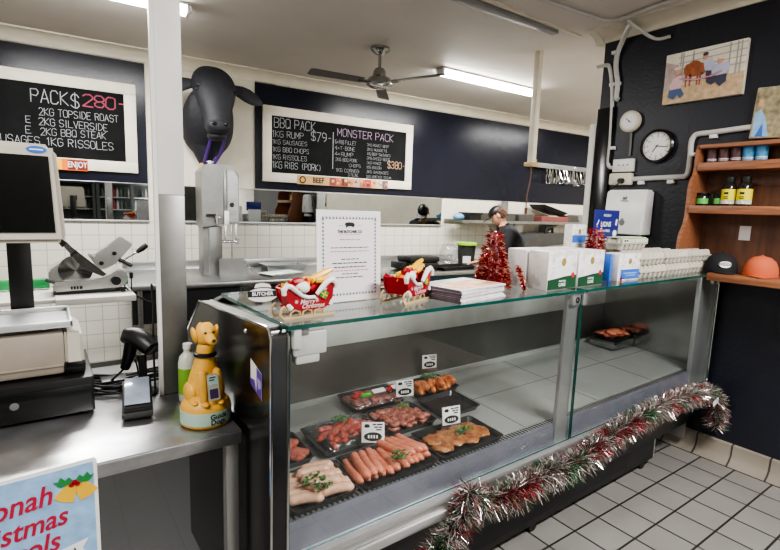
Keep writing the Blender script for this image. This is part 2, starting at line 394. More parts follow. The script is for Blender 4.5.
t2 = chalkboard(2.006, 3.96, 1.848, 2.66, 0.10, 'white framed chalkboard with two pack lists, hung between bull head and shelf rack')
chalk(t2, [('BBQ PACK', 2.138, 2.44, .1, .05, .0), ('1KG RUMP', 2.12, 2.335, .066, .039, .02), ('1KG SAUSAGES', 2.12, 2.26, .046, .028, .02), ('1KG BBQ CHOPS', 2.12, 2.178, .05, .028, .01), ('1KG RISSOLES', 2.12, 2.095, .052, .029, .01),
           ('1KG RIBS (PORK)', 2.12, 2.0, .072, .034, .0), ('$79-', 2.57, 2.335, .1, .052, .0)], 2.006, 1.848, CHALK)
chalk(t2, [('6xRIB FILLET', 2.87, 2.335, .042, .02, 0), ('4xT-BONE', 2.87, 2.265, .042, .026, 0), ('4xRUMP', 2.87, 2.195, .044, .032, 0), ('2KG BBQ PORK', 2.88, 2.135, .038, .02, 0), ('CHOPS', 3.06, 2.075, .036, .025, 0), ('1KG CORNED', 2.89, 2.01, .038, .026, 0), ('STEAK', 3.05, 1.963, .034, .022, 0),
           ('2KG ROAST BEEF', 3.30, 2.345, .03, .0185, 0), ('2KG NUGGETS', 3.30, 2.29, .03, .021, 0), ('1KG BEEF SAUSAGES', 3.30, 2.238, .03, .0165, 0), ('2KG DICED BEEF', 3.30, 2.185, .032, .02, 0), ('2KG MINCE', 3.30, 2.13, .03, .02, 0), ('1KG BACON', 3.30, 2.075, .032, .02, 0), ('2KG SAUSAGES', 3.30, 2.02, .032, .021, 0), ('2KG BREAST STEAK', 3.30, 1.963, .03, .0185, 0)], 2.006, 1.848, CHALK)
b = MB(CHALK); b.box(.835, .843, -.024, -.0225, .19, .61); b.build('chalk_lettering', t2)
chalk(t2, [('MONSTER PACK', 2.90, 2.425, .085, .052, .0)], 2.006, 1.848, CHALKP, 'pink_chalk_heading')
chalk(t2, [('$380-', 3.60, 2.10, .085, .042, .0)], 2.006, 1.848, CHALKO, 'orange_chalk_price')
# sticker strips along the lower frame edges
st = thing('sticker_strip', 'orange sticker strip reading ENJOY on the lower frame of the left chalkboard', 'sticker', wb(.10, .048, 1.842), BA)
b = MB(ORANGE); b.box(0, .275, -.003, 0, 0, .1); b.build('backing', st)
b = MB(YELLOW); b.box(0, .075, -.005, -.003, .005, .095); b.build('yellow_patch', st)
b = MB(DKRED); b.box(.12, .27, -.0045, -.003, .006, .094); b.build('red_patch', st)
b = MB(WHITE); b.text('ENJOY', .075, .193, .05, y=-.006, bold=.001, wscale=.68); b.build('lettering', st, smooth=False)
st = thing('sticker_strip', 'long sticker strip of meat pictures starting with BEEF below the right chalkboard lists', 'sticker', wb(2.40, .048, 1.838), BA)
b = MB(mat('tan sticker', (196, 160, 110))); b.box(0, 1.2, -.003, 0, 0, .1); b.build('backing', st)
pal = [(150, 60, 40), (190, 90, 60), (90, 40, 30), (214, 150, 90), (170, 170, 160), (196, 96, 70), (200, 60, 40), (226, 170, 130), (220, 200, 170), (90, 90, 95)]
b = MB([mat('meat print %d' % i, c, var=.25, vscale=60) for i, c in enumerate(pal)])
for i in range(10):
    b.m(i).box(.40 + .08*i, .40 + .08*(i+1), -.0045, -.003, .004, .096)
    for k in range(3): b.m((i*3+k*2) % 10).disc((.44+.08*i+random.uniform(-.02,.02), -.0048-k*.0002, .05+random.uniform(-.03,.03)), .02, .018, 10)
b.build('meat_pictures', st, smooth=False)
b = MB(INK); b.text('BEEF', .085, .26, .05, y=-.005, bold=.002, wscale=.85); b.disc((.065, -.005, .05), .04, .042); b.build('lettering', st, smooth=False)
b = MB(GOLD); b.disc((.065, -.0055, .05), .025, .027); b.build('rosette', st, smooth=False)

# ------------------------------------------------------------------ bull head
def ring(cx, cy, cz, rx, ry, n=20, tilt=0.0, sq=1.0):
    """oval ring across the axis; tilt rotates it about x (0 = horizontal ring)"""
    out = []
    for k in range(n):
        t = 2*pi*k/n; a, bb = cos(t), sin(t)
        a = math.copysign(abs(a)**sq, a); bb = math.copysign(abs(bb)**sq, bb)
        x, y = rx*a, ry*bb
        out.append((cx + x, cy + y*cos(tilt), cz + y*sin(tilt)))
    return out
bull = thing('bull_head', 'matt black bull head mounted on the cream wall above the bandsaw', 'bull head', wb(1.425, 0.0, 2.0), BA); bull.scale = (1.07, 1, 1)
hd = MB(BULLM)
# neck: from the wall plate forwards and up
hd.loft([ring(0.0, -.03, .30, .24, .30, tilt=pi/2), ring(-.01, -.16, .36, .245, .31, tilt=pi/2), ring(-.02, -.30, .44, .22, .26, tilt=pi/2), ring(-.02, -.42, .56, .17, .2, tilt=pi/2)])
# throat dropping to a point below
hd.loft([ring(-.03, -.18, .44, .235, .17), ring(-.03, -.17, .28, .21, .15), ring(-.03, -.14, .14, .14, .11), ring(-.03, -.12, .0, .065, .07), ring(-.03, -.11, -.06, .03, .04)])
# skull, face and muzzle: rings from poll to nose running down and forward
hd.loft([ring(.0, -.30, .885, .035, .03), ring(.0, -.32, .875, .09, .07), ring(.0, -.35, .83, .145, .115), ring(0, -.385, .76, .185, .14), ring(0, -.43, .67, .195, .15), ring(0, -.47, .58, .175, .14), ring(0, -.51, .49, .145, .12), ring(0, -.545, .41, .12, .105),
         ring(0, -.57, .345, .112, .1), ring(0, -.585, .29, .115, .095), ring(0, -.585, .245, .1, .08), ring(0, -.57, .215, .06, .05)])
# brow ridges, muzzle pad, lower jaw
hd.ell((-.13, -.50, .66), (.05, .045, .03), rot=Euler((0, .3, 0))); hd.ell((.13, -.50, .66), (.05, .045, .03), rot=Euler((0, -.3, 0)))
hd.ell((0, -.64, .30), (.10, .045, .06)); hd.ell((0, -.52, .215), (.085, .1, .045))
hd = hd.build('head', bull, angle=60)
sub = hd.modifiers.new('sub', 'SUBSURF'); sub.levels = 1; sub.render_levels = 2
for sgn in (-1, 1):
    e = MB(BULLM)
    rings_ = []
    for k, (l, w) in enumerate(((0, .04), (.05, .055), (.12, .075), (.19, .078), (.26, .05), (.305, .012))):
        cx = sgn*(.16 + l); cz = .70 - .22*l - .25*l*l; cy = -.36 + .1*l
        rings_.append([(cx, cy + .35*w*sin(2*pi*j/12) + .25*w*cos(2*pi*j/12), cz + w*cos(2*pi*j/12)) for j in range(12)])
    e.loft(rings_); e.build('ear', bull, angle=70)
    e = MB(BLACKS); e.ell((sgn*.155, -.515, .625), (.02, .018, .018)); e.build('eye', bull)
    e = MB(BLACKS); e.ell((sgn*.05, -.682, .31), (.022, .012, .016)); e.build('nostril', bull)
rb = thing('prize_ribbon', 'purple and gold prize ribbon hanging from the bull head neck', 'ribbon', wb(1.42, .14, 1.94), BA)
b = MB(mat('deep purple', (70, 40, 112), rough=.5))
for x0, x1, z1 in ((.10, .03, .5), (-.03, -.06, .42)):
    b.tube([(x1+.0, -.05, .02), (x0, -.10, .15), (x0+.02, -.2, .28), (x0+.05, -.3, z1)], [.017, .018, .016, .010], 8)
b.tube([(.05, -.06, .10), (.045, -.05, -.02)], [.016, .022], 8)
b.build('sash', rb)
b = MB(GOLD)
for x in (-.07, .075): b.cyl((x, -.05, .04), (x, -.05, -.045), .022, .032, 12)
b.build('tassel', rb)
b = MB(WHITE); b.cyl((0, -.06, .07), (0, -.06, -.05), .016, .018).box(-.06, .06, -.07, -.055, .055, .065); b.build('clip', rb)

# ------------------------------------------------------------------ back bench, bandsaw
bb = thing('work_bench', 'long stainless steel work bench along the tiled back wall under the bandsaw', 'bench', wb(.62, 0, 0), BA)
b = MB(STEEL); b.box(0, 4.09, -1.02, -.005, .855, .9, bev=.006).box(0, 4.09, -.03, -.005, .9, .99, bev=.004); b.build('bench_top', bb)
b = MB(CHAR); b.box(.02, 4.03, -.95, -.92, .56, .85); b.build('apron', bb)
for k, x in enumerate((.08, 1.4, 2.7, 3.97)):
    for y in (-.95, -.1):
        b = MB(STEEL); b.cyl((x, y, 0), (x, y, .856), .022); b.build('leg', bb)
b = MB(STEELD); b.box(.06, 3.99, -.97, -.08, .2, .23); b.build('lower_shelf', bb)

bs = thing('bandsaw', 'tall grey steel meat bandsaw standing on the back bench below the bull head', 'bandsaw', wb(1.455, .46, .9), BA); bs.scale = (.88, 1, 1)
b = MB(STEELD); b.prism([(-.22, .46), (-.225, .98), (-.16, 1.05), (.1, 1.05), (.165, .965), (.165, .50), (.02, .50)], -.17, .14, bev=.006); b.build('wheel_housing', bs)
b = MB(STEEL); b.prism([(.035, .52), (.035, .99), (.10, 1.0), (.15, .94), (.15, .52)], -.19, -.168, bev=.004).box(.0, .03, -.19, -.168, .5, 1.03, bev=.003); b.build('door', bs)
b = MB(STEELD); b.box(-.20, .0, -.10, .14, .0, .47, bev=.005).box(-.15, -.13, -.108, -.1, 0, .45); b.build('column', bs)
b = MB(BLACKS); b.cyl((.08, -.21, .68), (.08, -.185, .68), .022).box(-.18, -.1, -.2, -.17, .565, .59); b.build('latch_knob', bs)
b = MB(WHITE); b.box(.0, .045, -.22, -.19, .49, .62, bev=.004); b.build('switch_box', bs)
b = MB(CHROME); b.cyl((-.1, -.2, .56), (-.02, -.2, .56), .012).cyl((-.08, -.2, .5), (-.08, -.2, .6), .012).cyl((0, -.12, .325), (.17, -.12, .325), .014).cyl((.16, -.12, .3), (.16, -.12, .35), .02).box(.02, .04, -.13, -.11, .32, .5).box(.13, .15, -.13, -.11, .32, .5); b.build('blade_guide', bs)
b = MB(CHROME); b.box(.088, .094, -.135, -.105, .0, .5); b.build('blade', bs)
b = MB(STEELD); b.prism([(-.06, 0), (-.06, .17), (.2, .17), (.235, .14), (.245, 0)], -.2, -.19, bev=.003).tube([(.245, -.19, .1), (.3, -.17, .06), (.33, -.15, .0)], .008); b.build('gauge_plate', bs)

# trays, bowls on the back bench
def scrap_tray(x, y, z, sx, sy, rz, m, label, name='meat_tray', cat='tray', h=.03):
    b = MB(m)
    b.loft([[(-sx, -sy, 0), (sx, -sy, 0), (sx, sy, 0), (-sx, sy, 0)], [(-sx*1.08, -sy*1.08, h), (sx*1.08, -sy*1.08, h), (sx*1.08, sy*1.08, h), (-sx*1.08, sy*1.08, h)],
            [(-sx*1.15, -sy*1.15, h), (sx*1.15, -sy*1.15, h), (sx*1.15, sy*1.15, h), (-sx*1.15, sy*1.15, h)], [(-sx*1.15, -sy*1.15, h-.004), (sx*1.15, -sy*1.15, h-.004), (sx*1.15, sy*1.15, h-.004), (-sx*1.15, sy*1.15, h-.004)]], cap=False)
    b.face([(-sx, -sy, .002), (sx, -sy, .002), (sx, sy, .002), (-sx, sy, .002)])
    o = b.build(name, smooth=False, loc=(x, y, z), rot=(0, 0, rz)); return tag(o, label, cat)
p = wb(2.15, .3, .9); scrap_tray(*p, .2, .12, BA, STEEL, 'shallow steel tray on the back bench behind the framed sign', h=.06)
p = wb(2.0, .68, .9); scrap_tray(*p, .18, .1, .3, mat('clear tub', (196, 206, 204), rough=.15), 'flat clear plastic tray lying on the back bench beside the bandsaw', h=.02)
p = wb(3.62, .74, .9)
t = thing('scale', 'low black bench scale on the back bench behind the second sleigh', 'scale', p, BA)
b = MB(BLACK); b.box(-.21, .21, -.16, .16, 0, .09, bev=.02); b.build('body', t)
b = MB(BLACK); b.box(-.19, .23, -.15, .15, .09, .16, bev=.025); b.build('lid', t)
b = MB(BLACK); b.box(-.29, -.2, -.12, .12, .02, .1, bev=.015); b.build('side_grip', t)
p = wb(4.1, .80, .9); scrap_tray(*p, .24, .13, BA+.1, BLACK, 'flat black tray on the back bench beside the lime lidded bucket', h=.035)
p = wb(4.34, .42, .9)
bg = MB(thin_glass('plastic bag', tint=(.86, .88, .88), base=.12, rough=.15, bump=.8)); bg.ell((0, 0, .13), (.13, .1, .14), 20, 12)
for v in bg.bm.verts: v.co += Vector((noise.noise(v.co*14), noise.noise(v.co*14+Vector((5,5,5))), noise.noise(v.co*12+Vector((9,1,5))))) * .04
for v in bg.bm.verts: v.co.z = max(0.002, v.co.z)
tag(bg.build('plastic_bag', loc=p, angle=80), 'crumpled clear plastic bag on the back bench next to the lime lidded bucket', 'bag')
t = thing('bucket', 'dark printed bucket with lime green lid standing on the back bench', 'bucket', wb(4.57, .50, .9), -.7)
b = MB([mat('dark bucket print', (46, 50, 46), var=.3, vscale=30)]); b.lathe([(.10, 0), (.12, .26), (.122, .26)]); b.build('body', t)
b = MB(LIME); b.lathe([(.13, .255), (.135, .26), (.135, .285), (.12, .292), (.0, .292)]); b.build('lid', t)
b = MB(WHITE); b.box(-.05, .05, -.124, -.118, .03, .12); b.build('label_panel', t)

# ------------------------------------------------------------------ slicer bench and slicer
sb = thing('slicer_table', 'narrow pale slab table carrying the meat slicer against the tiled wall', 'table', (-.42, 3.6, 0))
b = MB(mat('pale slab', (196, 194, 188), rough=.4)); b.box(.46, .895, -.1,   .45, .945, .985, bev=.005).box(-.5, .5, -.02, .45, .95, .975, bev=.005); b.build('top', sb)
for x, y in ((.50, .0), (.50, .4), (-.4, .0), (-.4, .4)):
    b = MB(STEELD); b.box(x-.025, x+.025, y-.025, y+.025, 0, .95); b.build('leg', sb)
for x0, x1, lab in ((-.32, .02, 'green board strip lying behind the slicer, left of its base'), (.44, .49, 'short green board end showing right of the slicer base')):
    b = MB(mat('green board', (30, 140, 76), rough=.5)); b.box(x0, x1, 3.97, 4.03, .986, 1.05, bev=.006); tag(b.build('cutting_board'), lab, 'cutting board')
sl = thing('meat_slicer', 'silver meat slicer with black knobs on the slab table left of the column', 'slicer', (.205, 3.80, .986))
q = 1.27e-3; r_ = 1.41e-3
def Z(x, z): return ((x-300)*q, (450-z)*r_)
ALU2 = mat('cast aluminium', (200, 200, 198), rough=.28, metal=.75, var=.05)
b = MB(ALU2); b.prism([Z(*p) for p in ((170, 438), (160, 405), (178, 398), (330, 392), (400, 375), (455, 345), (490, 355), (495, 400), (470, 430))], -.13, .06, bev=.008); b.build('base', sl)
b = MB(BLACK); b.box(*[(v-300)*q for v in (165, 450)], -.12, .05, .0, .012)
for x in (185, 450): b.cyl(((x-300)*q, -.1, 0), ((x-300)*q, -.1, .025), .016)
b.build('foot_rail', sl)
b = MB(ALU2); b.prism([Z(*p) for p in ((152, 395), (150, 345), (225, 298), (262, 288), (310, 345), (335, 378), (250, 392))], -.07, .10, bev=.01); b.build('motor_housing', sl)
b = MB(CHROME); b.at(*[(205+60-300)*q, -.075, (450-345)*r_], rx=pi/2); b.lathe([(.0, 0), (.095, 0), (.095, .008), (.0, .016)], seg=32); b.at(); b.build('blade', sl)
b = MB(STEELM); b.prism([Z(*p) for p in ((187, 195), (205, 185), (255, 240), (400, 368), (380, 378), (300, 340))], -.11, -.09, bev=.003); b.build('gauge_plate', sl)
b = MB(BLACK); b.prism([Z(*p) for p in ((187, 200), (212, 190), (232, 222), (212, 240))], -.115, -.085, bev=.003).prism([Z(*p) for p in ((240, 272), (270, 250), (276, 262), (248, 280))], -.12, -.1); b.build('plate_grip', sl)
b = MB(ALU2); b.prism([Z(*p) for p in ((315, 268), (345, 275), (470, 190), (525, 228), (440, 320), (380, 345), (355, 330))], -.13, -.06, bev=.006); b.build('carriage_tray', sl)
b = MB(BLACK)
for p in ((375, 312), (435, 268)): x, z = Z(*p); b.cyl((x, -.15, z), (x, -.128, z), .013)
b.build('tray_knob', sl)
b = MB(CHROME); a = Z(455, 312); c = Z(545, 262); b.cyl((a[0], -.14, a[1]), (c[0], -.14, c[1]), .006); b.build('handle_rod', sl)
b = MB(BLACK); a = Z(540, 265); c = Z(590, 230); b.tube([(a[0], -.14, a[1]), ((a[0]+c[0])/2, -.14, (a[1]+c[1])/2), (c[0], -.14, c[1])], [.012, .02, .017], 12)
a = Z(455, 297); c = Z(515, 330); b.tube([(a[0], -.14, a[1]), (c[0], -.14, c[1])], [.013, .012], 10); b.build('handle_grip', sl)
b = MB(BLACK); x, z = Z(437, 396); b.cyl((x, -.165, z), (x, -.128, z), .028, .03); b.build('dial_knob', sl)
b = MB(BLACK); x, z = Z(470, 437); b.cyl((x, -.14, .0), (x, -.14, .03), .014); b.build('foot_knob', sl)
b = MB(BLACK); x, z = Z(513, 372); b.cyl((x, -.1, 0), (x, -.1, .09), .004).cyl((x, -.1, .08), (x, -.1, .12), .012); b.build('clamp_knob', sl)
b = MB(BLACK); x, z = Z(135, 382); b.tube([(x, -.1, z), (x+.02, -.1, z-.01), (x+.05, -.1, z-.02)], [.012, .012, .008], 8); b.build('rear_knob', sl)
b = MB(INK); 
for k, (x, w) in enumerate(((238, 8), (250, 9), (263, 8), (276, 12))): b.box((x-300)*q, (x+w-300)*q, -.1385, -.1375, (450-428)*r_, (450-414)*r_)
b.build('name_plate', sl)
b = MB(BLACK); b.tube([(.235+.2, 3.72, 1.08), (.435, 3.70, 1.01), (.48, 3.68, .96), (.57, 3.68, .90), (.66, 3.70, .87)], .006, 8)
pc_ = b.build('power_cord', sl); pc_.location = (-.205, -3.80, -.986)

# ------------------------------------------------------------------ serving bench on the left
BZ = .88
sv = thing('serving_bench', 'stainless steel serving bench in front left, holding till, card reader and guide dog figure', 'bench', (0, 0, 0))
b = MB(BENCHM); b.box(-1.6, .488, 1.475, 2.36, BZ-.006, BZ, bev=.002)
b.box(-1.6, .488, 1.472, 1.482, BZ-.045, BZ-.004, bev=.003).box(.480, .488, 1.475, 2.36, BZ-.045, BZ-.004); b.build('bench_top', sv)
for x, y in ((.462, 1.505), (-.5, 2.32), (-1.55, 1.505), (-1.55, 2.32)):
    b = MB(ALU); b.box(x-.02, x+.02, y-.02, y+.02, 0, BZ-.006, bev=.003); b.build('leg', sv)

def sweep_cable(pts, r=.004, n=40):
    P = [Vector(p) for p in pts]; out = []
    for i in range(len(P)-1):
        p0 = P[max(i-1, 0)]; p1 = P[i]; p2 = P[i+1]; p3 = P[min(i+2, len(P)-1)]
        for k in range(8):
            t = k/8; out.append(.5*((2*p1) + (p2-p0)*t + (2*p0-5*p1+4*p2-p3)*t*t + (-p0+3*p1-3*p2+p3)*t**3))
    out.append(P[-1]); return out

# till: cash drawer, label scale, screen on a pole
cd = thing('cash_drawer', 'black cash drawer on the serving bench under the beige label scale', 'cash drawer', (-.12, 1.85, BZ))
b = MB(BLACK); b.box(-.2, .235, .004, .36, .008, .128, bev=.004); b.build('case', cd)
b = MB(BLACKS); b.box(-.192, .228, -.006, .004, .014, .105, bev=.002); b.build('drawer_front', cd)
b = MB(CHROME); b.at(.02, -.006, .07, rx=pi/2).cyl((0,0,0), (0,0,.006), .012); b.at(); b.build('lock', cd)
b = MB(BLACK)
for x in (-.18, .215):
    for y in (.03, .33): b.cyl((x, y, 0), (x, y, .01), .012)
b.build('foot', cd)
sc_ = thing('label_scale', 'beige checkout scale with clear steel platter on the black cash drawer', 'scale', (-.10, 1.90, BZ+.128))
b = MB(BEIGED); b.box(-.25, .14, 0, .26, .006, .15, bev=.012); b.build('body', sc_)
b = MB(BEIGE); b.prism([(.14, .02), (.14, .155), (.19, .145), (.195, .03)], .0, .25, bev=.008); b.build('side_cover', sc_)
b = MB(BEIGED); b.box(-.25, .135, -.004, 0, .035, .04); b.build('panel_seam', sc_)
b = MB(BLACKS); b.box(.135, .196, -.004, .24, .006, .045, bev=.006); b.build('printer_slot', sc_)
b = MB(mat('pale platter steel', (206, 208, 210), rough=.35, metal=.5)); b.box(-.26, .165, -.01, .27, .166, .172, bev=.003).box(-.2, .1, .05, .2, .15, .166)
b.box(-.26, .165, -.01, -.002, .168, .188, bev=.002).box(.157, .165, -.01, .27, .168, .188, bev=.002).box(-.26, .165, .262, .27, .168, .188, bev=.002); b.build('platter', sc_)
po = thing('till_screen', 'beige till screen with black display raised on a black pole at far left', 'screen', (-.079, 1.95, BZ+.128))
b = MB(BLACK); b.box(-.03, .040, .235, .26, -.128, .62, bev=.004).box(-.03, .040, .03, .25, .56, .62, bev=.004); b.build('pole', po)
b = MB(BEIGE); b.prism([(-.26, .445), (.135, .445), (.14, .46), (.125, .735), (.11, .752), (-.26, .752)], -.06, .04, bev=.012); b.build('housing', po)
b = MB(BLACKS); b.prism([(-.235, .478), (.112, .478), (.104, .715), (-.235, .715)], -.063, -.058); b.build('display', po)
b = MB(BLUE); b.disc((.075, -.0625, .7335), .026, .0105); b.build('badge', po, smooth=False)
b = MB(WHITE); b.box(.058, .092, -.0632, -.0628, .7315, .7355); b.build('badge_lettering', po)

# card terminal
ep = thing('card_terminal', 'small black card terminal with grey screen face on the serving bench', 'card terminal', (.235, 1.79, BZ), radians(-8))
b = MB(BLACK); b.prism([(-.085, .004), (-.085, .03), (-.075, .045), (.075, .095), (.085, .085), (.085, .004)], -.045, .045, 'yz', bev=.006); b.build('body', ep)
b = MB(mat('grey screen face', (150, 160, 176), rough=.12, var=.2, vscale=9)); b.at(0, 0, .0725, rx=math.atan2(.05, .15)); b.box(-.038, .038, -.07, .072, 0, .003, bev=.001); b.at(); b.build('screen', ep)
b = MB(mat('dark grey band', (62, 62, 62))); b.box(-.046, .046, -.088, -.03, .012, .03, bev=.004); b.build('base_band', ep)

# scanner on a stand
sn = thing('barcode_scanner', 'black hand scanner resting in its stand beside the column', 'scanner', (.276, 1.955, BZ), radians(-58))
b = MB(BLACK); b.lathe([(.05, 0), (.055, .008), (.03, .022), (.0, .026)]); b.build('stand_base', sn)
b = MB(BLACK); b.tube([(0, 0, .01), (.005, 0, .09), (.0, 0, .15)], [.017, .014, .016], 12); b.build('stand_stem', sn)
b = MB(BLACK); b.tube([(-.085, 0, .195), (-.06, 0, .215), (-.02, 0, .215), (.03, 0, .195), (.055, 0, .18)], [.018, .032, .036, .036, .03], 14)
b.tube([(-.045, 0, .2), (-.065, 0, .14), (-.09, 0, .085)], [.026, .022, .017], 12); b.build('scanner_body', sn)
b = MB(BLACKS); b.at(.057, 0, .179, ry=radians(115)).box(-.018, .018, -.028, .028, 0, .004, bev=.003); b.at(); b.build('scan_window', sn)
# cables
def cable(pts, label, r=.0035, name='cable'):
    b = MB(BLACK); b.tube(sweep_cable(pts), r, 6); return tag(b.build(name), label, 'cable', 'cables tangled on the serving bench')
rnd = random.Random(3)
cable([(.228, 2.03, BZ+.085), (.18, 2.06, BZ+.03), (.13, 2.05, BZ+.006), (.07, 2.28, BZ+.006)], 'black coiled lead running from the scanner grip to the bench back', .004)
cable([(.26, 1.875, BZ+.03), (.27, 1.96, BZ+.02), (.262, 1.97, BZ+.1), (.255, 1.975, BZ+.13)], 'black lead looping up between card terminal and scanner', .003)
for k in range(16):
    y = 1.95 + .012*k; x0 = .06 + rnd.uniform(-.03, .04); x1 = .44 + rnd.uniform(-.03, .03)
    if 1.86 < y < 2.0: x1 = .29
    z = BZ + .004 + .005*(k % 4)
    cable([(x0, y + rnd.uniform(.0, .2), z), (.16+rnd.uniform(-.03, .03), y + rnd.uniform(-.03, .06), z+.012), (.24, y+rnd.uniform(-.02, .06), z+.006), (.33 if x1 > .3 else .28, max(y, 2.0)+rnd.uniform(0, .05), z+.012), (x1, max(y, 2.0)+rnd.uniform(.0, .08), z+.002)],
          'black cable lying in the tangle behind the card terminal', rnd.choice((.003, .004, .005)))
b = MB(BLACK); b.box(.15, .24, 2.05, 2.12, BZ, BZ+.035, bev=.006); tag(b.build('power_adapter'), 'small grey black power adapter lying among the bench cables', 'adapter')
b = MB(BLACK); b.tube(sweep_cable([(.312, 1.925, 1.3), (.316, 1.925, 1.2), (.312, 1.925, 1.1), (.314, 1.93, .89)]), .004, 6)
tag(b.build('cable'), 'thin black cable running down the left edge of the column', 'cable')

# spray bottle behind the dog
sp = thing('cleaner_bottle', 'white bottle with green label half hidden behind the guide dog figure', 'bottle', (.405, 1.81, BZ))
b = MB(mat('milky plastic', (214, 220, 206), rough=.3)); b.lathe([(.030, 0), (.033, .006), (.033, .14), (.028, .165), (.014, .18), (.013, .195)]); b.build('body', sp)
b = MB(mat('label green', (126, 176, 60))); b.lathe([(.0335, .03), (.0335, .125)]); b.build('label', sp)
b = MB(WHITE); b.lathe([(.016, .193), (.016, .212), (.0, .214)]); b.build('cap', sp)

# guide dog collection box
gd = thing('guide_dog_box', 'yellow sitting labrador collection box with Guide Dogs label on the serving bench', 'collection box', (.412, 1.60, BZ), radians(6))
b = MB(DOGY); b.lathe([(.074, .0), (.079, .006), (.079, .056), (.076, .068), (.068, .078), (.060, .086), (.056, .10), (.0, .105)], seg=32); b.build('plinth', gd)
d = MB(DOGY)
def oval(cx, cy, cz, rx, ry, n=18, ax=0.0): return ring(cx, cy, cz, rx, ry, n, ax)
d.loft([oval(0, .012, .07, .062, .055), oval(0, .012, .11, .060, .052), oval(0, .010, .15, .050, .047), oval(0, .004, .185, .041, .040), oval(0, .0, .215, .031, .032), oval(0, -.004, .245, .027, .029), oval(0, -.006, .27, .028, .03)])  # sitting trunk and neck
d.loft([oval(0, -.004, .262, .026, .028), oval(0, -.008, .285, .031, .034), oval(0, -.006, .31, .031, .033), oval(0, .0, .328, .024, .026), oval(0, .004, .336, .01, .012)])  # skull
d.loft([[(.022*cos(t), -.03, .293+.02*sin(t)) for t in (2*pi*k/14 for k in range(14))], [(.018*cos(t), -.052, .287+.016*sin(t)) for t in (2*pi*k/14 for k in range(14))], [(.015*cos(t), -.068, .284+.013*sin(t)) for t in (2*pi*k/14 for k in range(14))], [(.008*cos(t), -.074, .284+.008*sin(t)) for t in (2*pi*k/14 for k in range(14))]])  # muzzle
for s in (-1, 1):
    d.tube([(s*.022, -.03, .19), (s*.024, -.045, .14), (s*.024, -.05, .095), (s*.024, -.052, .078)], [.018, .016, .013, .014], 10)   # front legs
    d.ell((s*.024, -.06, .08), (.013, .02, .009))                                    # paws
    d.ell((s*.044, .012, .105), (.022, .04, .036)); d.ell((s*.048, -.025, .082), (.014, .028, .01))   # haunch and hind foot
d = d.build('body', gd, angle=65); md = d.modifiers.new('s', 'SUBSURF'); md.levels = md.render_levels = 1
for s in (-1, 1):
    e = MB(DOGY); e.ell((s*.034, .0, .295), (.008, .016, .028), rot=Euler((0, s*.22, 0))); e.build('ear', gd)
    e = MB(BLACKS); e.ell((s*.013, -.0405, .308), (.0042, .003, .0042)); e.build('eye', gd)
e = MB(BLACKS); e.ell((0, -.0735, .289), (.0065, .005, .005)); e.build('nose', gd)
e = MB(BLACK); e.box(-.012, .012, -.003, .003, .3345, .3375); e.build('coin_slot', gd)
e = MB(BLACK); e.lathe([(.031, .222), (.036, .225), (.036, .235), (.031, .238)], (0, -.001, 0)); e.build('collar', gd)
e = MB(AQUA); e.lathe([(.0800, .012), (.0800, .054)], seg=40); e.build('base_label', gd)
e = MB(INK); e.text('Guide', .023, .012, .0395, y=0, curve_r=.0806, bold=.0006).text('Dogs.', .023, .012, .0215, y=0, curve_r=.0806, bold=.0006); e.build('lettering', gd, smooth=False)
e = MB(mat('grey label', (190, 190, 176))); e.at(0, -.0655, .135, rx=-.2).box(-.018, .018, -.001, .001, -.042, .042); e.at(); lp = e.build('chest_label', gd)
e = MB([AQUA, mat('label plum', (70, 50, 90))]); e.at(0, -.0655, .135, rx=-.2).box(-.015, .015, -.002, -.001, .008, .036).m(1).box(-.013, .013, -.002, -.001, -.036, -.006).box(-.012, .008, -.003, -.002, .03, .033).box(-.012, .004, -.003, -.002, .022, .025); e.at(); e.build('label_print', lp)

# poster on the bench front
pt = thing('poster', 'blue Christmas carols poster taped to the front edge of the serving bench', 'poster', (-.14, 1.4715, .64))
b = MB(PAPER); b.prism([(-.16, -.18), (-.16, .245), (.222, .262), (.228, .255), (.228, -.18)], -.003, 0, 'xz'); b.build('sheet', pt)
b = MB(SKYB); b.prism([(-.15, -.17), (-.15, .236), (.219, .252), (.219, -.17)], -.004, -.003, 'xz'); b.build('print', pt)
b = MB(mat('poster crimson', (176, 30, 62))); b.text('Moonah', .078, .122, .185, y=-.005, align='RIGHT', shear=.35, bold=.0012, wscale=.85, rot=.12).text('Christmas', .074, .152, .118, y=-.005, align='RIGHT', shear=.35, bold=.0012, wscale=.85, rot=.12).text('Carols', .078, .132, .052, y=-.005, align='RIGHT', shear=.35, bold=.0012, wscale=.85, rot=.12); b.build('lettering', pt, smooth=False)
b = MB(PAPER); b.prism([(-.10, -.03), (.20, .035), (.185, .01), (.20, -.02), (-.10, -.085)], -.005, -.0042, 'xz'); b.build('banner', pt)
b = MB(INK); b.text('OVAL', .026, .145, .003, y=-.006, bold=.0004, rot=.2); b.build('banner_lettering', pt, smooth=False)
b = MB(mat('bell yellow', (236, 186, 50)))
for s in (-1, 1):
    b.prism([(.178+.8*(s*.022+dx*cos(s*.5)-dz*sin(s*.5)), .182+.8*(dx*sin(s*.5)+dz*cos(s*.5))) for dx, dz in ((-.03, -.03), (-.024, .0), (-.014, .022), (.014, .022), (.024, 0), (.03, -.03), (0, -.036))], -.0055, -.0042, 'xz')
b.build('bells', pt, smooth=False)
b = MB(mat('holly green', (44, 130, 66)))
for s in (-1, 1):
    b.prism([(.175+s*x, .208+z) for x, z in ((0, 0), (.012, .016), (.02, .008), (.03, .02), (.036, .008), (.046, .01), (.036, -.004), (.03, -.008), (.018, -.006))], -.0065, -.0055, 'xz')
b.build('holly', pt, smooth=False)
b = MB(RED); b.disc((.175, -.007, .207), .007, .007).disc((.168, -.007, .2), .006, .006).disc((.182, -.007, .2), .006, .006); b.build('berries', pt, smooth=False)


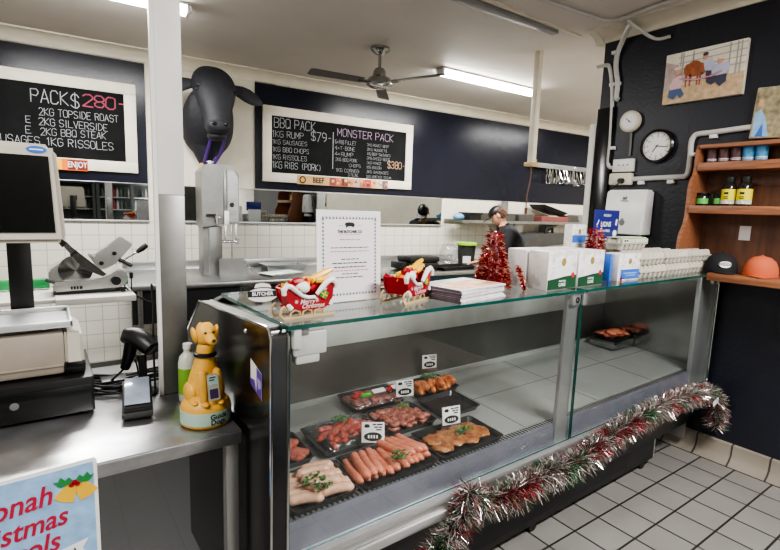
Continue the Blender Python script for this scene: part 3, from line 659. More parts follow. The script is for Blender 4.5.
# ------------------------------------------------------------------ glass display case
CA = radians(1.0); CX, CY = 0.505, 1.268
def wc(x, y, z=0): return (CX + x*cos(CA) - y*sin(CA), CY + x*sin(CA) + y*cos(CA), z)
case = thing('display_case', 'long black and steel glass fronted refrigerated meat display case', 'display case', (CX, CY, 0), CA)
CL = 3.075
b = MB(CHAR); b.prism([(.0, .435), (.0, .44), (.02, .40), (.085, .20), (.88, .20), (.88, .52), (.02, .52)], .05, CL-.02, 'yz'); b.build('lower_body', case)
b = MB(mat('black plinth', (24, 25, 27), rough=.5)); b.box(.13, 2.64, .095, .86, .06, .22, bev=.004).box(.5, 2.3, .09, .1, .10, .2); b.build('plinth', case)
b = MB(ALU); b.box(2.64, 2.662, .10, .86, .055, .25); b.build('plinth_end', case)
for x in (.3, 1.45, 2.56):
    for y in (.13, .8):
        b = MB(BLACK); b.cyl((x, y-.012, .03), (x, y+.012, .03), .03).box(x-.018, x+.018, y-.016, y+.016, .04, .064); c_ = b.build('caster', case)
# end panels with bright edge trims
endp = [(.0, .09), (.0, 1.225), (.012, 1.245), (.035, 1.25), (.72, 1.205), (.93, 1.04), (.93, .09)]
b = MB(BLACKS); b.prism(endp, .0, .052, 'yz'); ep_ = b.build('end_panel', case)
b = MB(CHROME)
for x in (-.003, .049): b.tube([(x+.003, -.002, .09), (x+.003, -.002, 1.225), (x+.003, .012, 1.248), (x+.003, .035, 1.253), (x+.003, .72, 1.208), (x+.003, .93, 1.042)], .0045, 8)
b.build('edge_trim', ep_)
b = MB(SILVER); b.prism([(.036, 1.2501), (.72, 1.2051), (.72, 1.209), (.036, 1.254)], .0, .052, 'yz'); b.build('top_capping', ep_)
b = MB(CHROME); b.at(-.001, .2, 1.205, ry=-pi/2).lathe([(.008, 0), (.006, .003), (0, .004)]); b.at(); b.build('screw_cap', ep_)
stick = MB([WHITE, PURPLE, mat('lilac', (170, 150, 210))])
stick.face([(-.0015, .155, 1.13), (-.0015, .065, 1.105), (-.0015, .065, 1.022), (-.0015, .155, 1.047)])
stick.m(1).face([(-.0022, .105, 1.115), (-.0022, .066, 1.104), (-.0022, .066, 1.023), (-.0022, .105, 1.034)])
stick.m(1).face([(-.0022, .154, 1.068), (-.0022, .12, 1.07), (-.0022, .106, 1.034), (-.0022, .154, 1.048)])
stick.m(2).face([(-.0026, .10, 1.085), (-.0026, .07, 1.08), (-.0026, .07, 1.058), (-.0026, .09, 1.05)])
stick.build('sticker', ep_, smooth=False)
b = MB(thin_glass('end glass', tint=(.8, .82, .82), base=.12)); 
b = MB(ALU); b.prism([(.0, .42), (.0, 1.225), (.012, 1.245), (.035, 1.25), (.72, 1.205), (.93, 1.04), (.93, .09), (.09, .09), (.09, .42)], CL-.035, CL, 'yz'); e2 = b.build('end_panel', case); e2['label'] = 'pale aluminium right end panel'
b = MB(CHROME); b.tube([(CL-.002, -.002, .42), (CL-.002, -.002, 1.225), (CL-.002, .012, 1.25), (CL-.002, .035, 1.255), (CL-.002, .72, 1.21)], .006, 8); b.build('edge_trim', e2)
# bumper rail under the glass
b = MB(ALU); b.box(.058, CL-.03, -.03, .04, .505, .530, bev=.004).box(.058, CL-.03, -.022, .04, .478, .505, bev=.003); b.m(0).box(.058, CL-.03, -.034, .02, .440, .476, bev=.008); b.build('bumper_rail', case)
b = MB(BLACKS); b.box(.058, CL-.03, -.012, .0, .474, .481); b.build('rail_groove', case)
# interior
b = MB(mat('deck steel', (172, 172, 170), rough=.36, metal=.5, var=.07, vscale=3)); b.prism([(.0725, .613), (.0725, .623), (.738, .660), (.738, .650)], .058, CL-.035, 'yz'); dk_ = b.build('deck', case)
b = MB(mat('deck seam', (96, 96, 96)))
for x in (.66, 1.26, 1.86, 2.46): b.prism([(.075, .6225), (.075, .6238), (.738, .6608), (.738, .6595)], x, x+.004, 'yz')
b.prism([(.40, .6405), (.40, .6418), (.405, .6421), (.405, .6408)], .058, CL-.05, 'yz'); b.build('deck_seams', dk_, smooth=False)
b = MB(mat('interior front strip', (138, 138, 152), rough=.25, metal=.5, var=.08)); b.prism([(.012, .53), (.028, .623), (.034, .623), (.03, .53)], .058, CL-.035, 'yz'); b.build('inner_front', case)
b = MB(ALU); b.box(.058, CL-.035, .030, .072, .617, .6225); gr = b.build('air_grille', case)
b = MB(mat('slot shadow', (30, 30, 32)))
n = 150
for k in range(n):
    x = .07 + k*(CL-.12)/n; b.box(x, x+.009, .036, .066, .6222, .6232)
o = b.build('slots', gr, smooth=False)
b = MB(mat('rear duct steel', (128, 127, 123), rough=.36, metal=.6, var=.12, vscale=2)); b.box(.058, CL-.035, .74, .76, .5, .93); b.build('rear_panel', case)
b = MB(SILVER); b.box(.06, CL-.04, .722, .74, .655, .685, bev=.003); b.build('rear_rail', case)
b = MB(mat('pale rear frame', (206, 208, 204), rough=.4, metal=.2)); b.box(.058, CL-.035, .735, .775, .93, 1.19, bev=.003).box(.058, CL-.035, .56, .78, 1.188, 1.20, bev=.003); b.build('rear_frame', case)
b = MB(CHAR); b.box(.058, CL-.035, .78, .90, .2, 1.0); b.build('rear_body', case)
b = MB(STEELM); b.box(CL-.05, CL-.036, .09, .735, .53, 1.19); b.build('inner_end_lining', case)
b = MB(STEELD); b.box(.059, .066, .03, .735, .53, 1.19); b.build('inner_end_lining', case)
# centre post
b = MB(ALU); b.prism([(1.407, .53), (1.50, .53), (1.513, 1.248), (1.423, 1.248)], .012, .03, 'xz', bev=.002); b.build('centre_post', case)
b = MB(ALU); b.box(2.83, CL-.05, .008, .035, .53, 1.24, bev=.002); b.build('end_post', case)
# glass
for x0, x1 in ((.054, 1.51), (1.518, CL-.005)):
    b = MB(GLASSF); b.face([(x0, 0, .532), (x1, 0, .532), (x1, 0, 1.243), (x0, 0, 1.243)]); g = b.build('front_glass', case)
    b = MB(GLASSE); b.box(x0, x0+.004, -.003, .003, .53, 1.243).box(x1-.004, x1, -.003, .003, .53, 1.243).box(x0, x1, -.003, .003, .528, .532); b.build('glass_edge', g)
for x0, x1 in ((.04, 1.512), (1.516, CL-.01)):
    b = MB(GLASST); b.face([(x0, -.02, 1.262), (x1, -.02, 1.262), (x1, .57, 1.262), (x0, .57, 1.262)]); g = b.build('top_glass', case)
    b = MB(GLASSE); b.box(x0, x1, -.022, -.019, 1.250, 1.262).box(x0, x0+.003, -.02, .57, 1.250, 1.2615).box(x1-.003, x1, -.02, .57, 1.250, 1.2615).box(x0, x1, .567, .57, 1.25, 1.262); b.build('glass_edge', g)
b = MB(STEEL); b.prism([(.57, 1.25), (.57, 1.262), (.72, 1.214), (.72, 1.20)], .058, CL-.035, 'yz'); b.build('rear_ledge', case)
for x, lab in ((.03, None), (1.435, None), (2.965, None)):
    if x < .1:
        b = MB(SILVER); b.box(.066, .172, -.012, .03, 1.165, 1.236, bev=.006).box(.075, .15, -.008, .03, 1.14, 1.17, bev=.004).box(.06, .085, -.02, .02, 1.19, 1.249, bev=.004); h_ = b.build('hinge_bracket', case)
        b = MB(GREYP); b.box(.085, .11, -.016, .0, 1.228, 1.25, bev=.003); b.build('hinge_pin', h_)
    else:
        b = MB(ALU); b.box(x-.0, x+.06, -.01, .02, 1.19, 1.25, bev=.008).box(x+.075, x+.11, -.014, .01, 1.185, 1.262, bev=.008).box(x, x+.1, -.012, .012, 1.236, 1.252, bev=.004); h_ = b.build('hinge_bracket', case)
        b = MB(BLACK); b.at(x+.03, -.0105, 1.215, rx=pi/2).lathe([(.014, 0), (.014, .002), (0, .002)]); b.at(); b.build('lock', h_)
        b = MB(CHROME); b.at(x+.03, -.0125, 1.215, rx=pi/2).lathe([(.008, 0), (.007, .003), (0, .003)]); b.at(); b.build('key_barrel', h_)
# emblem on the top glass rear left
em = thing('glass_emblem', 'small clear stand with white shop emblem at the left end of the glass counter top', 'emblem', (.60, 1.585, 1.262), radians(-8))
b = MB(thin_glass('acrylic', tint=(.94, .95, .95), base=.08)); b.face([(-.075, 0, .002), (.075, 0, .002), (.075, 0, .075), (-.075, 0, .075)]); b.build('stand', em)
b = MB([WHITE, INK]); b.prism([(.052*cos(t), .03+.024*sin(t)) for t in (2*pi*k/24 for k in range(24))], -.002, -.001, 'xz'); b.prism([(-.028, .055), (-.022, .068), (.0, .072), (.024, .066), (.03, .055), (.0, .058)], -.002, -.001, 'xz')
b.m(1).box(-.05, .05, -.003, -.002, .024, .044); b.m(0).text('BUTCHER', .017, 0, .034, y=-.004, bold=.0006, wscale=.95); b.build('emblem_print', em, smooth=False)

# ------------------------------------------------------------------ meat in the case
DZ = .656
def dz(y): return .6235 + .0556*(y - 1.365)
TRAYM = mat('black tray', (22, 22, 24), rough=.3)
def make_tray(name, lx, ly, x, y, z, rz, label, film=False, h=.028):
    t = thing(name, label, 'tray', (x, y, z), rz, 'meat trays'); t.rotation_euler = (.0555, 0, rz)
    b = MB(TRAYM); a, c = lx/2, ly/2
    def rr(w, d, zz, r=.018):
        out = []
        for cx, cy, a0 in ((w-r, d-r, 0), (-w+r, d-r, pi/2), (-w+r, -d+r, pi), (w-r, -d+r, 3*pi/2)):
            for k in range(5): out.append((cx+r*cos(a0+k*pi/8), cy+r*sin(a0+k*pi/8), zz))
        return out
    b.loft([rr(a-.02, c-.02, .004), rr(a-.02, c-.02, .0), rr(a-.014, c-.014, .0), rr(a-.004, c-.004, h-.003), rr(a, c, h), rr(a-.006, c-.006, h), rr(a-.018, c-.018, .005)], cap=False)
    b.face(list(rr(a-.018, c-.018, .005)))
    b.build('tray_body', t)
    if film:
        b = MB(FILM); n = 14; V = {}
        for i in range(n+1):
            for j in range(n+1):
                u, v = i/n*2-1, j/n*2-1
                zz = h + .034*(max(0, 1-u**4))**.5*(max(0, 1-v**4))**.5
                V[i, j] = b._v((u*(a-.002), v*(c-.002), zz))
        for i in range(n):
            for j in range(n): b.bm.faces.new([V[i, j], V[i+1, j], V[i+1, j+1], V[i, j+1]])
        b.build('cling_film', t, angle=80)
    return t
WSAUS = mat('white sausage', (226, 178, 150), rough=.35, var=.1, vscale=60, bump=.15, bscale=150)
PSAUS = mat('pink sausage', (214, 128, 100), rough=.35, var=.1, vscale=60, bump=.15, bscale=150)
RKEB = two_tone('red kebab meat', (150, 34, 26), (196, 84, 62), scale=70, rough=.3)
STEAK = two_tone('marinated steak', (122, 62, 38), (176, 116, 66), scale=45, lo=.38, hi=.6, rough=.35)
CUBE = two_tone('cubed beef', (122, 52, 44), (176, 112, 94), scale=60, rough=.35)
CHICK = two_tone('glazed chicken', (176, 78, 36), (222, 146, 84), scale=40, rough=.25, coat=.3)
MINCEM = two_tone('mince', (168, 72, 58), (206, 120, 100), scale=120, rough=.5, bump=.9)
HERB = two_tone('parsley', (38, 84, 36), (84, 130, 60), scale=80, rough=.7)
PEPR = mat('red pepper', (200, 26, 20), rough=.2); PEPG = mat('green pepper', (80, 190, 50), rough=.2)
def sausage_proto(name, m, L, r, bend=.012, seg=12):
    b = MB(m); pts = []; rs = []
    for k in range(11):
        t = k/10; pts.append(((t-.5)*L, bend*sin(pi*t), 0)); rs.append(r*min(1, .25+1.6*sin(pi*min(max(t, .0), 1))**.6) if 0 < k < 10 else r*.25)
    b.tube(pts, rs, seg); return b
def place(name, cat, mk, spots, label, group):
    first = None
    for i, (x, y, z, rz) in enumerate(spots):
        if first is None:
            first = mk().build(name, angle=60); tag(first, label, cat, group); o = first
        else: o = first.copy(); COL.objects.link(o)
        o.location = (x, y, z); o.rotation_euler = (random.uniform(-.08, .08), random.uniform(-.05, .05), rz)
    return first
def herb(x, y, z, label, s=1.0):
    b = MB(HERB)
    for k in range(46):
        a = random.uniform(0, 2*pi); r = .03*s*sqrt(random.random()); c = Vector((r*1.3*cos(a), r*.8*sin(a), random.uniform(.0, .018)*s))
        d = random.uniform(0, 2*pi); w = .007*s
        p = [c + Vector((cos(d+q)*w, sin(d+q)*w, random.uniform(-.004, .006))) for q in (0, 1.9, 3.3, 4.6)]
        b.face(p)
    tag(b.build('parsley_sprig', smooth=False, loc=(x, y, z)), label, 'herb', 'parsley garnishes')

D1, D2, D3 = dz(1.40)+.0015, dz(1.67)+.0015, dz(1.90)+.0015
# tray 1: white sausages
make_tray('meat_tray', .25, .215, .715, 1.412, D1, CA, 'black tray of pale white sausages nearest the left end of the case front')
sp1 = []
for k in range(6): sp1.append((.765+.004*(k % 2), 1.338+.031*k, D1+.024+(.004 if k % 2 else 0), radians(-14)))
for k in range(5): sp1.append((.652, 1.345+.034*k, D1+.022, radians(-20)))
for k in range(3): sp1.append((.73, 1.365+.04*k, D1+.046, radians(-10)))
place('white_sausage', 'sausage', lambda: sausage_proto('s', WSAUS, .125, .0185), sp1, 'thick pale raw sausage in the front left corner tray', 'pale sausages')
herb(.70, 1.375, D1+.055, 'parsley between the pale white sausages', 1.0); herb(.715, 1.335, D1+.05, 'lower parsley tuft at the front of the white sausages', .8)
# tray 2: pink sausages
make_tray('meat_tray', .34, .22, 1.025, 1.415, D1, CA, 'black tray of pink orange sausages in the front row')
sp2 = []
for k in range(6): sp2.append((.885+.031*k-.01, 1.412, D1+.025+.003*(k % 2), radians(84+random.uniform(-4, 4))))
for k in range(5): sp2.append((1.06+.027*k, 1.417+.004*k, D1+.025, radians(100+random.uniform(-5, 5))))
for k in range(4): sp2.append((1.07+.03*k, 1.44, D1+.048, radians(108+random.uniform(-5, 5))))
for k in range(3): sp2.append((.90+.03*k, 1.40, D1+.047, radians(80+random.uniform(-5, 5))))
place('pink_sausage', 'sausage', lambda: sausage_proto('s', PSAUS, .168, .0165, .008), sp2, 'long pink orange raw sausage in the front centre tray', 'pink sausages')
herb(1.04, 1.355, D1+.058, 'parsley between the two bunches of pink sausages', 1.1)
# tray 3: marinated steaks
make_tray('meat_tray', .36, .215, 1.40, 1.425, D1, CA, 'black tray of marinated brown steaks at the front, last tray before the bare deck')
def chop(m, sx, sy, sz, seed):
    def f():
        b = MB(m); b.ell((0, 0, 0), (sx, sy, sz), 18, 10)
        for v in b.bm.verts: v.co += v.co.normalized() * noise.noise(v.co*26 + Vector((seed, 0, 0))) * sx*.3
        return b
    return f
place('marinated_steak', 'steak', chop(STEAK, .066, .044, .014, 3), [(1.285+.07*k, 1.392+.05*(j)+.01*(k % 2), D1+.02+.006*((k+j) % 2), radians(60+17*k-30*j)) for k in range(4) for j in range(2)], 'brown marinated steak in the front tray behind the lowest price card', 'marinated steaks')
herb(1.41, 1.405, D1+.045, 'parsley lying on the brown marinated steaks', 1.1)
# tray 4: mince by the left end
make_tray('meat_tray', .2, .22, .70, 1.665, D2, CA, 'black tray of reddish mince patties at the left end, second row')
place('mince_patty', 'patty', chop(MINCEM, .045, .045, .016, 5), [(.655, 1.61, D2+.022, 0), (.745, 1.61, D2+.022, 1), (.655, 1.70, D2+.022, 2), (.745, 1.70, D2+.022, 3), (.70, 1.655, D2+.044, 4)], 'reddish mince patty in the left end tray of the second row', 'mince patties')
# tray 5: red sausages under film
make_tray('meat_tray', .31, .23, .985, 1.665, D2, CA, 'film wrapped black tray of dark red sausages in the second row', film=True)
sp5 = [(.90+.047*(k % 5)+random.uniform(-.01, .01), 1.61+.042*(k//5)+random.uniform(-.006, .006), D2+.024+.010*(k % 2), radians(random.uniform(-35, 80))) for k in range(15)]
sp5 += [(.92+.05*(k % 3), 1.63+.05*(k//3), D2+.045, radians(random.uniform(-20, 60))) for k in range(6)]
place('red_sausage', 'sausage', lambda: sausage_proto('s', RKEB, .10, .014, .012), sp5, 'small dark red sausage under cling film in the second row', 'dark red sausages')
herb(.985, 1.70, D2+.066, 'parsley on the dark red sausages under film', 1.0)
# tray 6: cubed meat
make_tray('meat_tray', .26, .22, 1.285, 1.675, D2, CA, 'black tray of diced reddish brown meat beside the film wrapped red sausages')
place('diced_meat_piece', 'meat piece', chop(CUBE, .026, .022, .016, 8), [(1.19+.034*(k % 6)+random.uniform(-.008, .008), 1.60+.037*(k//6 % 5)+random.uniform(-.008, .008), D2+.02+.017*(k//30)+random.uniform(0, .008), random.uniform(0, 6)) for k in range(46)], 'small piece of diced meat in the second row tray', 'diced meat pieces')
herb(1.30, 1.69, D2+.058, 'parsley on the diced reddish brown meat', .8)
# empty tray
make_tray('empty_tray', .25, .21, 1.585, 1.69, D2, CA, 'empty glossy black tray right of the diced meat', h=.024)
# tray 7: stir fry
make_tray('meat_tray', .30, .19, 1.27, 1.895, D3, CA, 'film wrapped black tray of meat with red and green pepper at the back', film=True, h=.035)
place('stir_fry_piece', 'meat piece', chop(two_tone('stir fry meat', (118, 52, 48), (170, 110, 100), 60), .028, .018, .013, 11), [(1.16+.035*(k % 7)+random.uniform(-.008, .008), 1.83+.036*(k//7 % 4)+random.uniform(-.008, .008), D3+.02+.018*(k//28)+random.uniform(0, .01), random.uniform(0, 6)) for k in range(40)], 'strip of stir fry meat in the back tray with peppers', 'stir fry pieces')
place('pepper_strip', 'pepper', lambda: sausage_proto('p', PEPR, .055, .011, .01), [(1.17, 1.86, D3+.062, .3), (1.19, 1.885, D3+.062, -.4), (1.36, 1.86, D3+.062, .2), (1.38, 1.88, D3+.064, .7)], 'red pepper strip on top of the stir fry tray', 'red pepper strips')
tag(sausage_proto('p', PEPG, .06, .011, .008).build('pepper_strip', loc=(1.21, 1.85, D3+.064)), 'green pepper strip on top of the stir fry tray', 'pepper')
for k, x in enumerate((1.285, 1.40)):
    b = MB(PAPER); b.at(x, 1.86, D3+.0715, rx=.35).box(-.035, .035, -.014, .014, 0, .001); tag(b.build('price_sticker'), ('white sticker in the middle of', 'white sticker at the right end of')[k] + ' the stir fry tray film', 'sticker')
# tray 8: chicken
make_tray('meat_tray', .28, .19, 1.63, 1.895, D3, CA, 'black tray of glazed orange chicken pieces at the back')
place('chicken_piece', 'chicken', chop(CHICK, .055, .026, .022, 17), [(1.54+.06*(k % 4), 1.85+.05*(k//4 % 2), D3+.028+.026*(k//8), radians(40+25*(k % 3))) for k in range(12)], 'glazed orange chicken piece in the back tray', 'chicken pieces')
herb(1.60, 1.87, D3+.078, 'parsley on the glazed orange chicken', 1.0)
# far right tray, step and steaks: added in place of a tray's reflection
make_tray('meat_tray', .24, .19, 3.38, 1.90, D3+.061, CA, 'added black tray of red steaks standing in for a reflection, far right rear corner')
b = MB(STEELM); b.box(3.25, 3.51, 1.80, 1.99, D3+.006, D3+.0595, bev=.003); tag(b.build('added_step'), 'low steel step added under the stand-in tray in the far right rear corner', 'step')
place('stand_in_steak', 'steak', chop(two_tone('stand-in rump', (160, 58, 40), (206, 130, 96), 30), .06, .04, .018, 21), [(3.31+.05*(k % 4), 1.865+.06*(k//4 % 2), D3+.09+.02*(k//8), radians(30*k)) for k in range(10)], 'red steak in the stand-in tray at the far right rear corner', 'stand-in red steaks')

# price cards
def price_card(x, y, z, rz, tilt, label, s=1.0):
    t = thing('price_card', label, 'price card', (x, y, z), rz, 'price cards in the meat trays'); t.rotation_euler = (tilt, 0, rz)
    b = MB(PAPER); b.box(-.045*s, .045*s, -.001, .001, .0, .078*s, bev=.0004); b.build('card', t)
    b = MB(thin_glass('acrylic', tint=(.94, .95, .95), base=.08)); b.box(-.049*s, .049*s, .0015, .003, -.045*s, .082*s); b.build('holder', t)
    b = MB(INK)
    b.prism([(.036*s*cos(a), .022*s+.017*s*sin(a)) for a in (2*pi*k/22 for k in range(22))], -.0025, -.0012, 'xz')
    b.prism([(-.036*s, .062*s), (-.03*s, .07*s), (-.016*s, .069*s), (-.012*s, .06*s), (-.018*s, .056*s), (-.032*s, .056*s)], -.0022, -.0012, 'xz')
    for k, (x0, x1) in enumerate(((-.002, .012), (.015, .038), (.004, .02), (.023, .036), (.012, .034))): b.box(x0*s, x1*s, -.0022, -.0012, (.066-.010*(k//2))*s, (.071-.010*(k//2))*s)
    b.build('card_print', t, smooth=False)
    b = MB(WHITE); 
    for k in range(4): b.box((-.02+.011*k)*s, (-.014+.011*k)*s, -.0034, -.0026, .016*s, .028*s)
    b.build('price_figures', t, smooth=False)
price_card(1.02, 1.505, D1+.055, radians(-32), radians(-30), 'white price card tilted back over the pink sausages')
price_card(1.41, 1.475, D1+.05, radians(-10), radians(-8), 'white price card standing behind the marinated steaks')
price_card(1.38, 1.775, D2+.065, radians(-14), radians(-8), 'white price card between the stir fry and the diced meat')
price_card(1.69, 1.965, D3+.085, radians(-14), radians(-5), 'white price card behind the glazed orange chicken', .95)

# ------------------------------------------------------------------ things on the glass top
TZ = 1.2625
def sleigh(x, y, rz, label, group_sweets, D=.07, sc=1.0):
    t = thing('toy_sleigh', label, 'sleigh', (x, y, TZ), rz); t.scale = (sc, sc, sc)
    prof = [(-.062, .035), (-.078, .06), (-.082, .088), (-.07, .098), (-.05, .09), (-.03, .07), (-.012, .062), (.012, .062), (.03, .075), (.05, .10), (.072, .112), (.082, .10), (.078, .06), (.068, .035), (.045, .024), (-.04, .024)]
    for y0, y1, nm in ((0, .004, 'front_panel'), (D-.004, D, 'back_panel')):
        b = MB(RED); b.prism(prof, y0, y1); pn = b.build(nm, t, smooth=False)
        if y0 == 0:
            b = MB(WHITE); b.tube([(-.088, -.001, .075), (-.09, -.001, .09), (-.08, -.001, .102), (-.066, -.001, .098), (-.046, -.001, .082), (-.028, -.001, .068), (-.008, -.001, .062), (.012, -.001, .062), (.02, -.001, .055)], [.007, .009, .009, .008, .007, .006, .006, .006, .003], 8)
            b.tube([(.02, -.001, .07), (.038, -.001, .09), (.058, -.001, .108), (.075, -.001, .112), (.088, -.001, .10), (.088, -.001, .085)], [.006, .008, .009, .009, .009, .007], 8)
            b.tube([(-.075, -.001, .045), (-.066, -.001, .032)], [.006, .009], 8).tube([(.07, -.001, .034), (.074, -.001, .048)], [.007, .005], 8); b.build('snow_trim', pn)
            b = MB(mat('soft white print', (238, 214, 214))); b.text('Merry', .02, -.012, .05, y=-.0015, shear=.3, bold=.0003).text('Christmas', .019, .008, .036, y=-.0015, shear=.3, bold=.0003)
            for cx, cz in ((-.048, .052), (.022, .051), (.05, .085)):
                for a in (0, pi/3, 2*pi/3): 
                    c, s_ = cos(a)*.006, sin(a)*.006; n = (-sin(a)*.001, cos(a)*.001)
                    b.face([(cx-c-n[0], -.001, cz-s_-n[1]), (cx+c-n[0], -.001, cz+s_-n[1]), (cx+c+n[0], -.001, cz+s_+n[1]), (cx-c+n[0], -.001, cz-s_+n[1])])
            b.build('lettering', pn, smooth=False)
            b = MB([GREENB, YELLOW]); b.at(.045, -.002, .068, ry=.5).box(-.012, .012, -.002, .001, -.011, .011).m(1).box(-.002, .002, -.003, -.002, -.011, .011).box(-.012, .012, -.003, -.002, -.002, .002); b.at(); b.build('gift_picture', pn, smooth=False)
    b = MB(RED); b.box(-.07, .07, .004, D-.004, .03, .034).prism([(-.062, .035), (-.082, .088), (-.078, .09), (-.058, .035)], .004, D-.004).prism([(.068, .035), (.082, .10), (.078, .10), (.064, .035)], .004, D-.004); b.build('tub', t, smooth=False)
    for y0 in (.0, D-.008):
        b = MB(PLY); b.box(-.09, .085, y0, y0+.006, 0, .008)
        b.tube([(-.09, y0+.003, .004), (-.098, y0+.003, .015), (-.096, y0+.003, .032), (-.086, y0+.003, .04), (-.08, y0+.003, .03)], .004, 8)
        for x0 in (-.05, -.01, .03):
            b.tube([(x0-.016, y0+.003, .006), (x0-.014, y0+.003, .02), (x0, y0+.003, .027), (x0+.014, y0+.003, .02), (x0+.016, y0+.003, .006)], .0035, 6)
        b.build('runner', t)
    b = MB([WHITE, RED]); b.ell((-.012, .03, .088), (.024, .02, .02)); b.build('snow_puff', t)
    pal = [ORANGE, YELLOW, RED, PURPLE, ORANGE, YELLOW, RED]
    M = Matrix.Translation((x, y, TZ)) @ Matrix.Rotation(rz, 4, 'Z') @ Matrix.Scale(sc, 4); protos = {}
    for k in range(9):
        lp = Vector((-.052+.0155*k*.85, .035+.018*(k % 2), .083+.012*(k % 3)))
        m = pal[k % 7]
        b = MB(m); b.tube([(-.03, 0, 0), (-.02, 0, .001), (-.017, 0, 0), (0, 0, 0), (.017, 0, 0), (.02, 0, .001), (.03, 0, 0)], [.009, .003, .010, .013, .010, .003, .009], 8)
        names = {ORANGE.name: 'orange', YELLOW.name: 'yellow', RED.name: 'red', PURPLE.name: 'purple'}
        o = b.build('wrapped_sweet', loc=M @ lp, rot=(random.uniform(-.4, .4), random.uniform(-.5, .1), rz + random.uniform(-.6, .6)))
        tag(o, names[m.name] + ' foil wrapped sweet piled in ' + group_sweets, 'sweet', 'sweets in ' + group_sweets)
    b = MB(YELLOW); b.tube([(0, 0, 0), (.055, 0, .02), (.08, 0, .03)], [.01, .012, .007], 8)
    tag(b.build('candy_stick', loc=M @ Vector((.02, .045, .108)), rot=(0, 0, rz)), 'yellow orange candy stick poking out of ' + group_sweets, 'sweet')
sleigh(.652, 1.322, radians(3), 'red wooden toy sleigh of sweets at the left end of the glass top', 'the left sleigh')
sleigh(1.112, 1.372, radians(22), 'red wooden toy sleigh of sweets right of the framed sign', 'the right sleigh', .095, 1.06)

# sign
sg = thing('counter_sign', 'white sign with tree border in clear holder between the two sleighs', 'sign', (.888, 1.485, TZ), radians(0))
sg.rotation_euler = (radians(-3), 0, radians(1))
W, Hh = .134, .327
b = MB(thin_glass('acrylic', tint=(.94, .95, .95), base=.08)); b.box(-W, W, .0, .003, .0, Hh).box(-W, W, .003, .06, .0, .003); b.build('holder', sg)
b = MB(mat('pink white paper', (236, 228, 234), rough=.6, var=.01)); b.box(-W+.002, W-.002, -.0015, -.0003, .003, Hh-.002); b.build('sheet', sg)
b = MB(PAPER); b.box(-W+.002, W-.002, -.0018, -.0015, .003, .018).box(-W+.002, W-.002, -.0018, -.0015, Hh-.018, Hh-.002).box(-W+.002, -W+.016, -.0018, -.0015, .018, Hh-.018).box(W-.016, W-.002, -.0018, -.0015, .018, Hh-.018); b.build('sheet_border', sg)
b = MB(mat('tree green', (52, 104, 96)))
def tree(x, z, s): b.face([(x-s, -.0024, z), (x+s, -.0024, z), (x, -.0024, z+2.1*s)])
for k in range(17): 
    x = -.108 + k*.0135; tree(x, .026, .0045); tree(x, Hh-.032, .0045)
for k in range(20): z = .040 + k*.0131; tree(-.108, z, .0045); tree(.108, z, .0045)
b.build('tree_border', sg, smooth=False)
b = MB([INK, INKR, INKF]); b.prism([(x*.9, Hh-.062+z*.9) for x, z in ((-.024, .012), (-.019, .019), (-.005, .021), (.012, .020), (.022, .014), (.02, .004), (.012, .001), (.008, .005), (-.01, .005), (-.014, .0), (-.019, .0), (-.018, .007))], -.003, -.002, 'xz')
b.text('THE BUTCHER CO', .0135, 0, Hh-.077, y=-.0026, bold=.0005, wscale=.9)
b.box(-.045, -.03, -.0026, -.002, Hh-.056, Hh-.055).box(.03, .045, -.0026, -.002, Hh-.056, Hh-.055).box(-.045, .045, -.0026, -.002, Hh-.087, Hh-.0865)
def words(z, x0, x1, mi, h=.0028, seed=1):
    r = random.Random(seed); b.m(mi); x = x0
    while x < x1:
        w = min(r.uniform(.008, .02), x1-x); b.box(x, x+w, -.0026, -.002, z, z+h); x += w + .004
words(.222, -.042, .042, 1, seed=2); words(.193, -.078, .078, 0, seed=3); words(.180, -.08, .08, 1, seed=4)
words(.152, -.036, .036, 0, seed=5); words(.138, -.072, .074, 0, .0034, seed=6); words(.124, -.066, .066, 0, .0034, seed=7); words(.112, -.078, .078, 1, seed=8); words(.100, -.034, .034, 0, seed=9); words(.088, -.058, .058, 0, seed=10)
b.build('sign_print', sg, smooth=False)

# magazines
MAGS = mat('magazine pages', (206, 200, 204), rough=.6, var=.15, vscale=60); MAGC = mat('magazine spine', (104, 92, 104), rough=.4, var=.3, vscale=30)
MR = radians(11)
mz = TZ
for k in range(9):
    r_a = MR + radians(random.uniform(-1.6, 1.6)); ox = random.uniform(-.004, .004)
    t = thing('magazine', ('magazine in the neat stack right of the second sleigh', 'topmost magazine with orange food cover on the stack')[k == 8], 'magazine', (1.222+ox, 1.262+random.uniform(-.003, .003), mz), r_a, 'magazines stacked on the counter')
    b = MB(MAGS); b.box(.0, .30, .0, .21, .0006, .0049); b.build('pages', t, smooth=False)
    b = MB([MAGC, PAPER]); b.m(1).box(-.001, .301, -.001, .211, .0049, .0055).box(-.001, .301, -.001, .211, 0, .0006).m(0).box(-.0015, 0, -.001, .211, 0, .0055); cv = b.build('cover', t, smooth=False)
    if k == 8:
        b = MB(two_tone('food photo', (206, 110, 50), (236, 200, 150), 26)); b.box(.02, .29, .015, .15, .0055, .0058); b.build('cover_photo', cv)
        b = MB(mat('cover grey', (170, 180, 186))); b.box(.01, .15, .16, .2, .0055, .0058); b.build('cover_title_block', cv)
    mz += .0057

